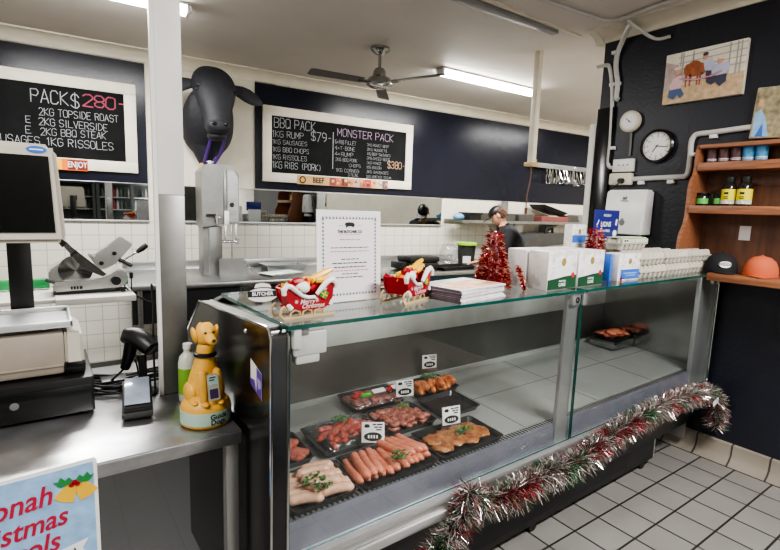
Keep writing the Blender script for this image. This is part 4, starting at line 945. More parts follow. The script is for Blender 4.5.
# red tinsel trees
TIN = [mat('tinsel red', (170, 14, 24), rough=.25, metal=.5, var=.2), mat('tinsel dark red', (110, 8, 16), rough=.25, metal=.5), mat('tinsel bright', (240, 176, 150), rough=.2, metal=.5)]
def tinsel_strip(b, c, d, L, w, mi):
    d = d.normalized(); s = d.cross(Vector((random.uniform(-1, 1), random.uniform(-1, 1), random.uniform(-1, 1))))
    if s.length < 1e-4: return
    s = s.normalized()*w; e = c + d*L*.5 + Vector((random.uniform(-1, 1), random.uniform(-1, 1), random.uniform(-1, 1)))*L*.15; f = c + d*L + Vector((0, 0, -L*.15))
    b.m(mi); b.face([c-s, c+s, e+s, e-s]); b.face([e-s, e+s, f+s*.3, f-s*.3])
def tinsel_tree(x, y, z, h, r, label, trail=None):
    t = thing('tinsel_tree', label, 'tinsel tree', (x, y, z))
    b = MB(DKRED); b.lathe([(r*.8, 0), (r*.55, h*.4), (r*.15, h*.9), (.002, h*.95)]); b.build('cone_core', t)
    b = MB(TIN)
    for k in range(1700):
        q_ = 1 - sqrt(random.random()); zz = h*q_; rr = r*(1-.78*q_)*random.uniform(.7, .95); a = random.uniform(0, 2*pi)
        c = Vector((rr*cos(a), rr*sin(a), zz)); d = Vector((cos(a)+random.uniform(-.7, .7), sin(a)+random.uniform(-.7, .7), random.uniform(-.6, .9)))
        tinsel_strip(b, c, d, random.uniform(.018, .032), .0022, 0 if random.random() < .58 else (1 if random.random() < .4 else 2))
    if trail:
        for k in range(260):
            t_ = random.random(); c = Vector(trail[0]).lerp(Vector(trail[1]), t_)
            tinsel_strip(b, c, Vector((random.uniform(-1, 1), random.uniform(-1, 1), random.uniform(-1, 1))), random.uniform(.012, .022), .002, random.choice((0, 0, 1, 2)))
    o = b.build('tinsel_strands', t, smooth=False); return t
tinsel_tree(1.668, 1.53, TZ, .262, .082, 'taller red tinsel tree on the counter between magazines and white cake boxes', trail=((.05, -.1, .1), (.03, -.165, .008)))
tinsel_tree(2.40, 1.49, TZ, .28, .072, 'smaller looking red tinsel tree behind the white cake boxes beside the blue sign', trail=((.05, -.05, .09), (.06, -.13, .008)))

# cake boxes
BOXW = two_tone('marbled box card', (238, 234, 232), (206, 200, 198), scale=16, lo=.52, hi=.62, rough=.5, bump=0, detail=6)
def cake_box(x, y, z, w, d, h, rz, label, band, lettering=True, side_band=False):
    t = thing('cake_box', label, 'box', (x, y, z), rz, 'cake boxes on the counter')
    b = MB(BOXW); b.box(0, w, 0, d, 0, h, bev=.0015); b.build('carton', t)
    if band is not None:
        if band == 'green':
            b = MB(DGREEN); b.prism([(.002, .002), (w-.002, .002), (w-.002, h*.36), (w*.6, h*.34), (w*.3, h*.30), (.002, h*.27)], -.001, -.0002)
            bd = b.build('printed_band', t, smooth=False)
            b = MB(WHITE); b.text('CAKE', h*.12, w*.5, h*.12, y=-.0015, bold=.0006).text('CHRISTMAS', h*.06, w*.5, h*.22, y=-.0015, bold=.0003); b.build('lettering', bd, smooth=False)
            b = MB(mat('crimson seal', (190, 40, 60))); b.disc((w*.86, -.0022, h*.36), h*.075, h*.075); b.build('seal', t, smooth=False)
        else:
            b = MB(BLUE); b.box(w*.12 if h > .14 else .001, w*.98, -.001, -.0002, h*.06 if h > .138 else h*.28, h*.42 if h > .138 else h*.58); bd = b.build('printed_band', t, smooth=False)
            b = MB(mat('pale band print', (150, 180, 226))); b.box(w*.25, w*.85, -.0016, -.001, h*.26, h*.30).box(w*.35, w*.8, -.0016, -.001, h*.18, h*.21); b.build('band_print', bd, smooth=False)
            if side_band: pass
        b = MB(mat('gold crest', (150, 130, 70))); b.disc((w*.52, -.0012, h*.72), h*.10, h*.11); b.build('crest', t, smooth=False)
        b = MB(INKF)
        for k in range(26):
            cx, cz = random.uniform(.06, .92)*w, random.uniform(.5, .95)*h; a = random.uniform(0, pi); l = random.uniform(.006, .016); n = (-sin(a)*.0008, cos(a)*.0008)
            if abs(cx-w*.52) < h*.14 and abs(cz-h*.72) < h*.14: continue
            b.face([(cx-n[0], -.001, cz-n[1]), (cx+l*cos(a)-n[0], -.001, cz+l*sin(a)-n[1]), (cx+l*cos(a)+n[0], -.001, cz+l*sin(a)+n[1]), (cx+n[0], -.001, cz+n[1])])
        b.build('sprig_print', t, smooth=False)
    b = MB(mat('sprig grey', (196, 190, 190)))
    for k in range(16):
        cy, cz = random.uniform(.04, .9)*d, random.uniform(.3, .95)*h; l = random.uniform(.008, .02)
        b.face([(-.001, cy, cz), (-.001, cy-l, cz+l*.4), (-.001, cy-l, cz+l*.4+.0012), (-.001, cy, cz+.0012)])
    b.build('side_print', t, smooth=False)
    return t
cake_box(1.795, 1.325, TZ, .222, .105, .172, radians(2), 'white and green cake box at the counter front, left of its twin', 'green')
cake_box(2.030, 1.333, TZ, .222, .105, .170, radians(2), 'white and green cake box at the counter front, right of its twin', 'green')
cake_box(1.785, 1.44, TZ, .222, .105, .172, radians(2), 'white cake box showing its plain side directly behind the left green banded box', None)
cake_box(2.02, 1.45, TZ, .222, .105, .17, radians(2), 'white cake box hidden behind the right green banded box', None)
cake_box(2.19, 1.575, TZ, .27, .12, .148, radians(3), 'white cake box carrying the raised blue banded box', None)
cake_box(2.325, 1.58, TZ+.149, .135, .05, .135, radians(3), 'white box with blue band raised highest, behind the green banded boxes', 'blue')
cake_box(2.43, 1.365, TZ, .20, .10, .142, radians(-2), 'white box with blue band standing on the counter before the egg cartons', 'blue')
bk = MB(BLUE); bk.box(0, .022, 0, .1, 0, .14, bev=.001); tag(bk.build('slim_blue_box', loc=(2.385, 1.385, TZ)), 'slim blue box squeezed beside the blue banded white box', 'box')
# donation sign
ds = thing('blue_sign', 'navy blue donation sign on a white stand behind the small tinsel tree', 'sign', (2.68, 1.60, TZ), radians(2))
b = MB(WHITE); b.box(-.11, .11, 0, .06, 0, .23, bev=.003); b.build('stand', ds)
b = MB(NAVY); b.box(-.14, .125, -.004, .004, .205, .37, bev=.003); b.build('panel', ds)
b = MB(WHITE); b.text('LIONS', .04, -.02, .287, y=-.005, bold=.0008).text('PROUDLY', .018, -.01, .338, y=-.005, bold=.0004).text('CHRISTMAS', .02, -.025, .25, y=-.005, bold=.0004).disc((.085, -.005, .235), .022, .02).prism([(.082, .285), (.10, .28), (.105, .315), (.09, .32)], -.006, -.005).prism([(-.12, .285), (-.10, .315), (-.095, .31), (-.11, .283)], -.006, -.005); b.build('lettering', ds, smooth=False)

# egg cartons
def egg_carton_mesh():
    b = MB(PULP); L, D = .30, .108
    b.box(-L/2, L/2, -D/2, D/2, .034, .041)
    b.loft([[(-L/2+.01, -D/2+.022, .004), (L/2-.01, -D/2+.022, .004), (L/2-.01, D/2-.022, .004), (-L/2+.01, D/2-.022, .004)], [(-L/2+.004, -D/2+.012, .035), (L/2-.004, -D/2+.012, .035), (L/2-.004, D/2-.012, .035), (-L/2+.004, D/2-.012, .035)]])
    b.loft([[(-L/2+.004, -D/2+.008, .04), (L/2-.004, -D/2+.008, .04), (L/2-.004, D/2-.008, .04), (-L/2+.004, D/2-.008, .04)], [(-L/2+.012, -D/2+.022, .060), (L/2-.012, -D/2+.022, .060), (L/2-.012, D/2-.022, .060), (-L/2+.012, D/2-.022, .060)]])
    for i in range(6):
        for s in (-1, 1):
            x = -L/2 + L/12 + i*L/6; y = s*D/4
            b.lathe([(.014, .0), (.017, .004), (.0235, .030), (.0245, .036)], (x, y*1.1, 0), 8)
            b.lathe([(.0245, .040), (.023, .052), (.017, .068), (.011, .072), (.0, .072)], (x, y*1.08, 0), 8)
    return b
ce = egg_carton_mesh().build('egg_carton', angle=30)
egs = [(2.785, 1.405, 0, 'left'), (3.092, 1.410, 0, 'middle'), (3.40, 1.415, 0, 'right'), (2.77, 1.41, 1, 'left'), (3.075, 1.415, 1, 'middle'), (3.38, 1.42, 1, 'right'), (2.80, 1.525, 0, 'left'), (3.11, 1.53, 0, 'middle'), (2.82, 1.53, 1, 'left'), (3.12, 1.535, 1, 'middle')]
for i, (x, y, lv, w) in enumerate(egs):
    o = ce if i == 0 else ce.copy()
    if i: COL.objects.link(o)
    o.location = (x, y, TZ+.0725*lv); o.rotation_euler = (0, 0, radians(random.uniform(-1, 3)))
    row = 'front row' if i < 6 else 'back row'
    tag(o, 'grey pulp egg carton, %s of the %s %s layer on the counter' % (w, row, 'upper' if lv else 'bottom'), 'egg carton', 'grey egg cartons stacked on the glass top')
t = thing('labelled_egg_carton', 'egg carton with pale green label lying on top of the carton stack', 'egg carton', (2.78, 1.53, TZ+.146), radians(2), 'labelled cartons')
o = ce.copy(); COL.objects.link(o); o.name = 'carton_shell'; o.parent = t; o.location = (0, 0, 0); o.rotation_euler = (0, 0, 0)
for k in ('label', 'category', 'group'): del o[k]
b = MB([LABELG, INK, WHITE]); b.box(-.145, .145, -.045, .045, .069, .0725).box(-.145, .145, -.057, -.048, .043, .066).m(2).box(-.145, -.08, -.058, -.057, .044, .065).m(1).box(-.135, -.115, -.0585, -.058, .05, .06).box(-.11, -.09, -.0585, -.058, .05, .06); b.build('label_wrap', t)

# tinsel garland along the bumper
GT = [mat('garland silver', (196, 188, 184), rough=.25, metal=.6, var=.2), mat('garland red', (140, 36, 46), rough=.25, metal=.5, var=.2), mat('garland green', (48, 104, 62), rough=.25, metal=.5, var=.25), mat('garland dark', (92, 84, 82), rough=.25, metal=.6), mat('garland bright', (236, 232, 230), rough=.12, metal=.8)]
gp = sweep_cable([(1.00, 1.215, .26), (1.09, 1.215, .33), (1.18, 1.215, .395), (1.25, 1.215, .47), (1.275, 1.215, .545), (1.31, 1.21, .50), (1.42, 1.205, .475), (1.55, 1.205, .465), (1.75, 1.21, .478), (1.96, 1.21, .468), (2.2, 1.22, .505), (2.47, 1.225, .54), (2.78, 1.23, .555), (3.08, 1.235, .552), (3.34, 1.24, .52), (3.47, 1.235, .48), (3.53, 1.225, .40), (3.535, 1.22, .30), (3.52, 1.22, .255)])
ga = thing('tinsel_garland', 'silver, red and green tinsel garland strung along the front rail of the display case', 'garland', (0, 0, 0))
b = MB(GT[3]); b.tube(gp, .004, 6); b.build('core_cord', ga)
b = MB(GT)
cum = [0]
for a, c in zip(gp, gp[1:]): cum.append(cum[-1] + (Vector(c)-Vector(a)).length)
Ltot = cum[-1]
for k in range(17000):
    s_ = random.random()*Ltot
    i = next(j for j in range(len(cum)-1) if cum[j+1] >= s_); t_ = (s_-cum[i])/max(1e-6, cum[i+1]-cum[i])
    c = Vector(gp[i]).lerp(Vector(gp[i+1]), t_); ax = (Vector(gp[i+1])-Vector(gp[i])).normalized()
    u = ax.cross(Vector((0, 1, .3))).normalized(); v = ax.cross(u)
    a = random.uniform(0, 2*pi); d = u*cos(a) + v*sin(a) + ax*random.uniform(-.55, .55)
    ph = (s_*11 + a/(2*pi)) % 1.0; zone = noise.noise(Vector((s_*9, a*.5, 0)))
    mi = 1 if zone > .27 else (2 if zone < -.3 else random.choice((0, 0, 0, 3, 4, 1, 2)))
    if random.random() < .3: mi = random.choice((0, 0, 3, 4, 1, 2))
    tinsel_strip(b, c + d*.004, d, random.uniform(.038, .086), .0014, mi)
b.build('tinsel_strands', ga, smooth=False)
b = MB(PAPER); b.box(-.035, .035, -.001, .001, -.016, .016); b.build('paper_tag', ga, loc=(3.36, 1.175, .475), rot=(0, -.25, 0))

# ------------------------------------------------------------------ right wall
def wr(y, z, off=0.0): return (WX - off, y, z)
RR = -pi/2       # local x runs to the right as seen from the shop, local -y comes out of the wall
cv = thing('canvas_picture', 'cattle show canvas print with brown bull and ribbon high on the black wall', 'picture', wr(1.83, 2.385, .035), RR)
CW, CH = .49, .335
b = MB(mat('canvas ground', (226, 214, 200), var=.12, vscale=9)); b.box(0, CW, 0, .033, 0, CH, bev=.003); b.build('canvas', cv)
cmats = [mat('cv sky', (238, 232, 214)), mat('cv straw', (206, 176, 142), var=.15, vscale=30), mat('cv brown', (160, 88, 50), var=.15, vscale=30), mat('cv rail', (176, 170, 168)), mat('cv denim', (74, 96, 140)), mat('cv shirt', (226, 190, 196)), mat('cv lilac', (196, 196, 220)), mat('cv skin', (222, 160, 130)), mat('cv hat', (236, 220, 206)), mat('cv ribbon', (190, 60, 110)), mat('cv dark', (60, 64, 84)), mat('cv wall', (190, 170, 164), var=.15, vscale=20)]
b = MB(cmats)
def cpoly(mi, pts, d): b.m(mi); b.face([(x*CW/700, -.0008*d-.0005, CH*(1-z/400)) for x, z in pts])
def cell(mi, x, z, rx, rz, d): b.m(mi); b.disc((x*CW/700, -.0008*d-.0005, CH*(1-z/400)), rx*CW/700, rz*CH/400, 18)
cpoly(0, [(2, 2), (698, 2), (698, 160), (2, 160)], 1); cpoly(11, [(4, 60), (130, 100), (130, 260), (4, 300)], 3); cpoly(1, [(2, 270), (698, 230), (698, 398), (2, 398)], 2)
for k in range(4): cpoly(3, [(120, 40+45*k), (698, 20+50*k), (698, 27+50*k), (120, 47+45*k)], 3)
for x in (140, 160, 250, 560, 620, 650): cpoly(3, [(x, 10), (x+12, 10), (x+12, 250), (x, 250)], 3)
cell(2, 270, 150, 75, 62, 4); cell(2, 330, 165, 50, 50, 5); cell(2, 210, 150, 30, 45, 5); cell(10, 345, 195, 14, 10, 6)
for x in (200, 235, 300, 325): cpoly(2, [(x, 190), (x+18, 190), (x+14, 280), (x+2, 280)], 4)
# standing figure behind, kneeling figure at right, kneeling figure at left
cpoly(6, [(345, 100), (420, 90), (450, 130), (430, 190), (370, 180)], 6); cell(7, 365, 75, 22, 26, 7); cell(10, 365, 55, 24, 14, 8); cpoly(10, [(380, 180), (430, 180), (420, 250), (385, 250)], 5)
cpoly(6, [(455, 150), (560, 140), (580, 190), (540, 240), (440, 230), (430, 190)], 7); cell(7, 500, 125, 22, 24, 8); cell(8, 500, 104, 36, 12, 9); cpoly(10, [(400, 240), (560, 230), (560, 290), (510, 320), (470, 280), (440, 300), (390, 270)], 8)
cpoly(5, [(90, 200), (160, 180), (185, 230), (165, 290), (70, 290), (60, 260)], 7); cell(7, 130, 150, 26, 28, 8); cell(8, 128, 125, 38, 14, 9); cpoly(4, [(60, 290), (170, 285), (205, 340), (170, 365), (140, 330), (110, 370), (60, 345)], 8)
cpoly(9, [(150, 205), (300, 232), (420, 225), (520, 200), (520, 210), (420, 238), (300, 246), (150, 218)], 10); cpoly(0, [(150, 210), (300, 237), (420, 230), (520, 204), (520, 207), (420, 233), (300, 241), (150, 213)], 11)
b.build('printed_scene', cv, smooth=False)
c2 = thing('canvas_picture', 'second canvas print leaning above the wooden shelf at the right edge', 'picture', wr(1.272, 2.105, .04), RR); c2.rotation_euler = (0, radians(3), RR)
b = MB(mat('canvas ground', (226, 214, 200))); b.box(0, .42, 0, .03, 0, .30, bev=.003); b.build('canvas', c2)
b = MB([mat('pic olive', (150, 140, 110), var=.3, vscale=30), SKYB, BLUE, mat('cv hat', (236, 220, 206)), mat('cv skin', (222, 160, 130))]); b.box(.002, .418, -.001, 0, .002, .298); b.m(1).prism([(.01, .01), (.10, .01), (.07, .12), (.04, .17), (.01, .15)], -.002, -.001); b.m(2).prism([(.03, .01), (.07, .01), (.06, .09)], -.003, -.002); b.m(4).prism([(.02, .19), (.05, .19), (.045, .23), (.025, .23)], -.002, -.001); b.build('printed_scene', c2, smooth=False)

ga_ = thing('wall_gauge', 'round white dial gauge with dark lead high on the black wall beside the conduit', 'gauge', wr(2.055, 2.303, .0), RR)
b = MB(mat('cream rim', (206, 196, 176))); b.at(rx=pi/2).lathe([(.07, .0), (.078, .01), (.078, .035), (.066, .042)]); b.at(); b.build('case', ga_)
b = MB(WHITE); b.at(0, -.0421, 0, rx=pi/2).lathe([(.062, 0), (.062, .001), (0, .001)]); b.at(); b.build('dial', ga_)
b = MB(INK)
for k in range(24):
    a = 2*pi*k/24; c, s_ = cos(a), sin(a); b.face([(.05*c-.001*s_, -.0436, .05*s_+.001*c), (.058*c-.001*s_, -.0436, .058*s_+.001*c), (.058*c+.001*s_, -.0436, .058*s_-.001*c), (.05*c+.001*s_, -.0436, .05*s_-.001*c)])
b.face([(-.03, -.0442, .022), (-.027, -.0442, .026), (.018, -.0442, -.010), (.016, -.0442, -.013)]); b.disc((0, -.0444, 0), .006, .006, 12)
b.build('dial_marks', ga_, smooth=False)
b = MB(GREYP); b.tube([(.01, -.02, -.075), (.012, -.014, -.14), (.012, -.01, -.25)], .008, 8); b.build('lead', ga_)

ck = thing('wall_clock', 'round black rimmed wall clock with white face on the black wall', 'clock', wr(1.84, 2.107, .0), RR)
b = MB(BLACKS); b.at(rx=pi/2).lathe([(.112, 0), (.118, .01), (.118, .03), (.108, .04), (.100, .036), (.100, .02)], seg=40); b.at(); b.build('rim', ck)
b = MB(WHITE); b.at(0, -.018, 0, rx=pi/2).lathe([(.1005, 0), (.1, .004), (0, .004)], seg=40); b.at(); b.build('face', ck)
b = MB(INK)
for k in range(60):
    a = 2*pi*k/60; c, s_ = cos(a), sin(a); r0 = .088 if k % 5 else .08; w = .0012 if k % 5 else .0025
    b.face([(r0*c-w*s_, -.0226, r0*s_+w*c), (.094*c-w*s_, -.0226, .094*s_+w*c), (.094*c+w*s_, -.0226, .094*s_-w*c), (r0*c+w*s_, -.0226, r0*s_-w*c)])
for k in range(12):
    a = pi/2 - 2*pi*(k+1)/12; b.text(str(k+1), .02, .069*cos(a), .069*sin(a), y=-.0226)
b.build('numerals', ck, smooth=False)
def hand(ang, L, w, y):
    a = radians(90-ang); c, s_ = cos(a), sin(a); b.face([(-.012*c-w*s_, y, -.012*s_+w*c), (L*c-w*s_, y, L*s_+w*c), (L*c+w*s_, y, L*s_-w*c), (-.012*c+w*s_, y, -.012*s_-w*c)])
b = MB(INK); hand(215, .05, .003, -.0245); b.build('hour_hand', ck, smooth=False)
b = MB(INK); hand(98, .08, .0022, -.0255); b.disc((0, -.026, 0), .005, .005, 12); b.build('minute_hand', ck, smooth=False)

so = thing('power_socket', 'white double power socket under the dial gauge, upper of the pair', 'socket', wr(2.158, 1.935, 0), RR)
b = MB(WHITE); b.box(0, .16, -.035, 0, 0, .095, bev=.005); b.build('plate', so)
b = MB(INK)
for x in (.045, .08, .115): b.box(x, x+.012, -.0365, -.035, .045, .053)
b.build('socket_slots', so, smooth=False)
so = thing('power_socket', 'cream socket with black plug below the white double socket', 'socket', wr(2.162, 1.835, 0), RR)
b = MB(mat('cream plastic', (222, 216, 196))); b.box(-.01, .165, -.05, 0, 0, .09, bev=.012); b.build('plate', so)
b = MB(BLACK); b.cyl((.10, -.05, .03), (.10, -.085, .03), .022, .018).tube([(.10, -.075, .03), (.09, -.09, .0), (.05, -.08, -.02), (.012, -.05, -.06), (.006, -.04, -.16), (.006, -.03, -.26)], .0055, 8); b.build('plug', so)

def clip(b, y, z): b.box(WX-.03, WX, y-.022, y+.022, z-.012, z+.012, bev=.002)
CON = mat('grey conduit', (204, 202, 200), rough=.45, var=.03)
cd1 = thing('conduit', 'grey plastic conduit climbing the wall corner from the socket to the ceiling cornice', 'conduit', (0, 0, 0))
b = MB(CON); x = WX-.02
b.tube(sweep_cable([(x, 2.15, 1.97), (x, 2.19, 1.975), (x, 2.205, 2.02), (x, 2.205, 2.2), (x, 2.22, 2.5), (x, 2.245, 2.66), (x, 2.27, 2.74), (x, 2.30, 2.755), (x, 2.345, 2.757), (x, 2.37, 2.757)]), .0145, 10); b.build('thin_pipe', cd1)
b = MB(CON); b.tube(sweep_cable([(x-.005, 2.17, 2.48), (x-.005, 2.185, 2.5), (x-.005, 2.185, 2.6), (x-.005, 2.21, 2.72), (x-.01, 2.205, 2.82), (x-.03, 2.16, 2.90), (x-.09, 2.09, 2.955), (x-.12, 2.05, 2.965), (x-.125, 2.06, 2.98)]), .0185, 10); b.build('thick_pipe', cd1)
b = MB(WHITE); clip(b, 2.19, 2.60); clip(b, 2.23, 2.60); clip(b, 2.235, 2.835); clip(b, 2.185, 2.12); b.build('clip', cd1)
cd2 = thing('conduit', 'grey conduit running along the cornice corner with a branch toward the canvas', 'conduit', (0, 0, 0))
b = MB(CON); b.tube(sweep_cable([(3.35, 1.5, 2.98), (3.38, 1.9, 2.98), (3.40, 2.04, 2.975), (3.36, 2.16, 2.98), (3.10, 2.20, 2.985), (2.2, 2.3, 2.985)]), .0125, 10); b.build('ceiling_pipe', cd2)
b = MB(CON); b.tube(sweep_cable([(3.41, 2.03, 2.965), (3.55, 1.99, 2.905), (WX-.03, 1.95, 2.87), (WX-.02, 1.90, 2.85), (WX-.02, 1.83, 2.85)]), .012, 10); b.build('branch_pipe', cd2)
cd3 = thing('conduit', 'grey conduit stepping up from the cream socket toward the wooden shelf top', 'conduit', (0, 0, 0))
b = MB(CON); b.tube(sweep_cable([(x, 2.0, 1.878), (x, 1.80, 1.882), (x, 1.66, 1.885), (x, 1.625, 1.89), (x, 1.61, 1.925), (x, 1.61, 2.03), (x, 1.612, 2.11), (x, 1.60, 2.15), (x, 1.57, 2.165), (x, 1.45, 2.168), (x, 1.0, 2.19)]), .0175, 10); b.build('pipe', cd3)
b = MB(WHITE); clip(b, 1.93, 1.85); clip(b, 1.72, 1.853); clip(b, 1.60, 2.03); clip(b, 1.48, 2.14); b.build('clip', cd3)

dp = thing('towel_dispenser', 'white wall mounted paper towel dispenser with drop shaped window', 'dispenser', wr(2.135, 1.46, 0), RR)
b = MB(WHITE); b.prism([(-.0, .0), (-.13, .0), (-.135, .03), (-.12, .31), (-.105, .335), (0, .335)], .0, .305, 'yz', bev=.012); b.build('cover', dp)
b = MB(GREYP); b.at(0, 0, 0)
pts = [(.152+.022*sin(t)*(1 if cos(t) < 0 else (1-cos(t))**.8), -.1332, .10+.03*(-cos(t))*-1) for t in (2*pi*k/24 for k in range(24))]
b.face([(px, -.1345, pz) for px, _, pz in pts]); b.build('level_window', dp, smooth=False)
b = MB(GREYP); b.prism([(.135, .265), (.145, .285), (.155, .275), (.165, .288), (.17, .27), (.16, .262)], -.127, -.1215, 'xz').box(.125, .18, -.128, -.1222, .25, .256); b.build('maker_mark', dp, smooth=False)
b = MB(PAPER); b.box(.03, .27, -.10, -.02, -.06, .0, bev=.006); b.build('paper_towel', dp)
b = MB(BLACKS); b.box(.005, .3, -.12, -.01, -.006, .006); b.build('outlet', dp)

# wooden shelf unit
sh = thing('shelf_unit', 'varnished wooden wall shelf with stepped sides holding jars and caps at right', 'shelf', (0, 0, 0))
b = MB(WOODD); b.box(WX-.02, WX-.001, .42, 1.50, 1.276, 2.06); b.build('back_panel', sh)
prof = [(WX-.02, 1.275), (WX-.30, 1.275), (WX-.30, 1.44), (WX-.29, 1.50), (WX-.25, 1.56), (WX-.235, 1.62), (WX-.235, 1.78), (WX-.225, 1.84), (WX-.19, 1.885), (WX-.18, 1.94), (WX-.18, 2.03), (WX-.165, 2.07), (WX-.02, 2.07)]
for y in (1.485, .42):
    b = MB(WOOD); b.prism(prof, y, y+.025, 'xz', bev=.003); b.build('side_panel', sh)
for z, dpt, th, nm in ((1.23, .34, .045, 'bottom_board'), (1.635, .245, .05, 'shelf_board'), (1.905, .19, .052, 'shelf_board'), (2.045, .185, .025, 'top_board')):
    b = MB(WOOD); b.box(WX-dpt, WX-.02, .40 if z < 1.3 else .445, 1.295 if z < 1.3 else 1.485, z, z+th, bev=.004); b.build(nm, sh)
# items on the shelf
def cup(y, m, lab, grp='printed cups on the top shelf'):
    t = thing('cup', lab, 'cup', (WX-.11, y, 1.958), 0, grp)
    b = MB(m); b.lathe([(.029, 0), (.0335, .085), (.0335, .087)], seg=20); b.build('body', t)
    b = MB(WHITE); b.lathe([(.0308, .02), (.031, .024)], seg=20).lathe([(.0303, .012), (.0305, .015)], seg=20); b.build('white_band', t)
plum = mat('plum cup', (84, 52, 56), rough=.35); aqb = mat('blue cup', (70, 140, 190), rough=.35, var=.2, vscale=40)
for k, w in enumerate(('first', 'second', 'third')): cup(1.435-.068*k, plum, 'dark plum cup on the top shelf, %s from the left' % w)
for k, w in enumerate(('left', 'right')): cup(1.235-.068*k, aqb, 'blue printed packet cup on the top shelf beside the plum cups, %s one' % w, 'blue cups on the top shelf')
def squat_jar(y, lab, r=.034, h=.075):
    t = thing('jar', lab, 'jar', (WX-.13, y, 1.686), 0, 'small dark jars with green labels')
    b = MB(mat('dark jar', (40, 34, 30), rough=.12)); b.lathe([(r*.92, 0), (r, .006), (r, h*.8), (r*.85, h*.9)]); b.build('body', t)
    b = MB(mat('jar label green', (100, 196, 96))); b.lathe([(r+.0006, .012), (r+.0006, h*.62)]); b.build('label', t)
    b = MB(BLACK); b.lathe([(r*.9, h*.88), (r*.92, h*.9), (r*.92, h*1.1), (0, h*1.11)]); b.build('lid', t)
squat_jar(1.455, 'small dark jar with green label at the left end of the middle shelf'); squat_jar(1.352, 'small dark jar with green label tucked beside the first tall bottle')
t = thing('jar', 'plain dark jar between the two green labelled jars', 'jar', (WX-.10, 1.405, 1.686)); b = MB(mat('dark jar', (40, 34, 30), rough=.12)); b.lathe([(.028, 0), (.03, .005), (.03, .06)]); b.build('body', t); b = MB(BLACK); b.lathe([(.028, .06), (.028, .075), (0, .076)]); b.build('lid', t)
for k, (y, w) in enumerate(((1.30, 'left'), (1.215, 'right'))):
    t = thing('sauce_bottle', 'tall black capped sauce bottle with yellow label, %s of the pair on the middle shelf' % w, 'bottle', (WX-.15, y, 1.686), 0, 'sauce bottles')
    b = MB(mat('sauce bottle', (38, 30, 26), rough=.12)); b.lathe([(.037, 0), (.039, .006), (.039, .115), (.030, .135), (.024, .142)]); b.build('body', t)
    b = MB(mat('yellow label', (228, 216, 40))); b.lathe([(.0397, .035), (.0397, .102)]); lb = b.build('label', t)
    b = MB(INK); b.at(rz=-pi/2)
    for zz, hh in ((.07, .014), (.052, .006), (.042, .005)): b.box(-.012, .012, -.0404, -.0385, zz, zz+hh)
    b.at(); b.build('label_print', lb, smooth=False)
    b = MB(mat('label cream', (220, 214, 200), var=.3, vscale=80)); b.lathe([(.0397, .012), (.0397, .034)]); b.build('lower_label', t)
    b = MB(BLACK); b.lathe([(.027, .14), (.028, .143), (.027, .176), (0, .178)]); b.build('cap', t)
b = MB(PAPER); b.box(WX-.0225, WX-.0205, 1.20, 1.262, 1.475, 1.565); tag(b.build('paper_note'), 'small white paper note pinned to the shelf back panel', 'note')
def cap_hat(y, z, m, r, lab, brim=True, logo=False):
    t = thing('cap', lab, 'cap', (WX-.20, y, z), radians(200))
    b = MB(m); b.lathe([(r, .0), (r*1.02, .02), (r*.97, .055), (r*.8, .09), (r*.5, .112), (r*.15, .12), (0, .121)], seg=28, sx=1.1); b.build('crown', t)
    b = MB(m); pts = []
    for k in range(13): a = -pi/3 + 2*pi/3*k/12; pts.append((r*1.05*cos(a), r*.98*sin(a)))
    for k in range(13): a = pi/3 - 2*pi/3*k/12; pts.append((r*(1.0+.62*cos(a*1.3))*1.1*cos(a*.8), r*1.0*sin(a*.8)))
    b.prism(pts, .002, .008, 'xy'); b.build('brim', t)
    b = MB(m); b.ell((0, 0, .121), (.008, .008, .005)); b.build('button', t)
    return t
h1 = cap_hat(1.275, 1.276, mat('black cap cloth', (26, 26, 30), rough=.85), .088, 'black cap with white shop emblem on the bottom shelf')
b = MB([WHITE, INK]); b.at(0, 0, .052, rz=-radians(200)+radians(-65))
n_ = 22; b.at(0, 0, 0, rz=radians(-2))
E2 = [(.034*cos(t), .055+.02*sin(t)) for t in (2*pi*k/n_ for k in range(n_))]
def wrap(p, r=.0935, sx=1.1): 
    a = p[0]/r; return (r*sx*cos(a), r*sin(a), p[1])
b.face([wrap(p, .0925) for p in E2]); b.m(1); b.face([wrap(p, .0935) for p in ((-.032, .05), (-.016, .05), (0, .05), (.016, .05), (.032, .05), (.032, .062), (.016, .062), (0, .062), (-.016, .062), (-.032, .062))])
b.m(0)
for k in range(7): b.face([wrap(p, .0942) for p in ((-.027+.008*k, .052), (-.022+.008*k, .052), (-.022+.008*k, .060), (-.027+.008*k, .060))])
b.at(); b.build('emblem', h1, smooth=False)
h2 = cap_hat(1.065, 1.276, mat('rust cap cloth', (190, 92, 58), rough=.85), .085, 'rust orange cap at the right end of the bottom shelf')
h1.rotation_euler[2] = radians(215); h2.rotation_euler[2] = radians(200)

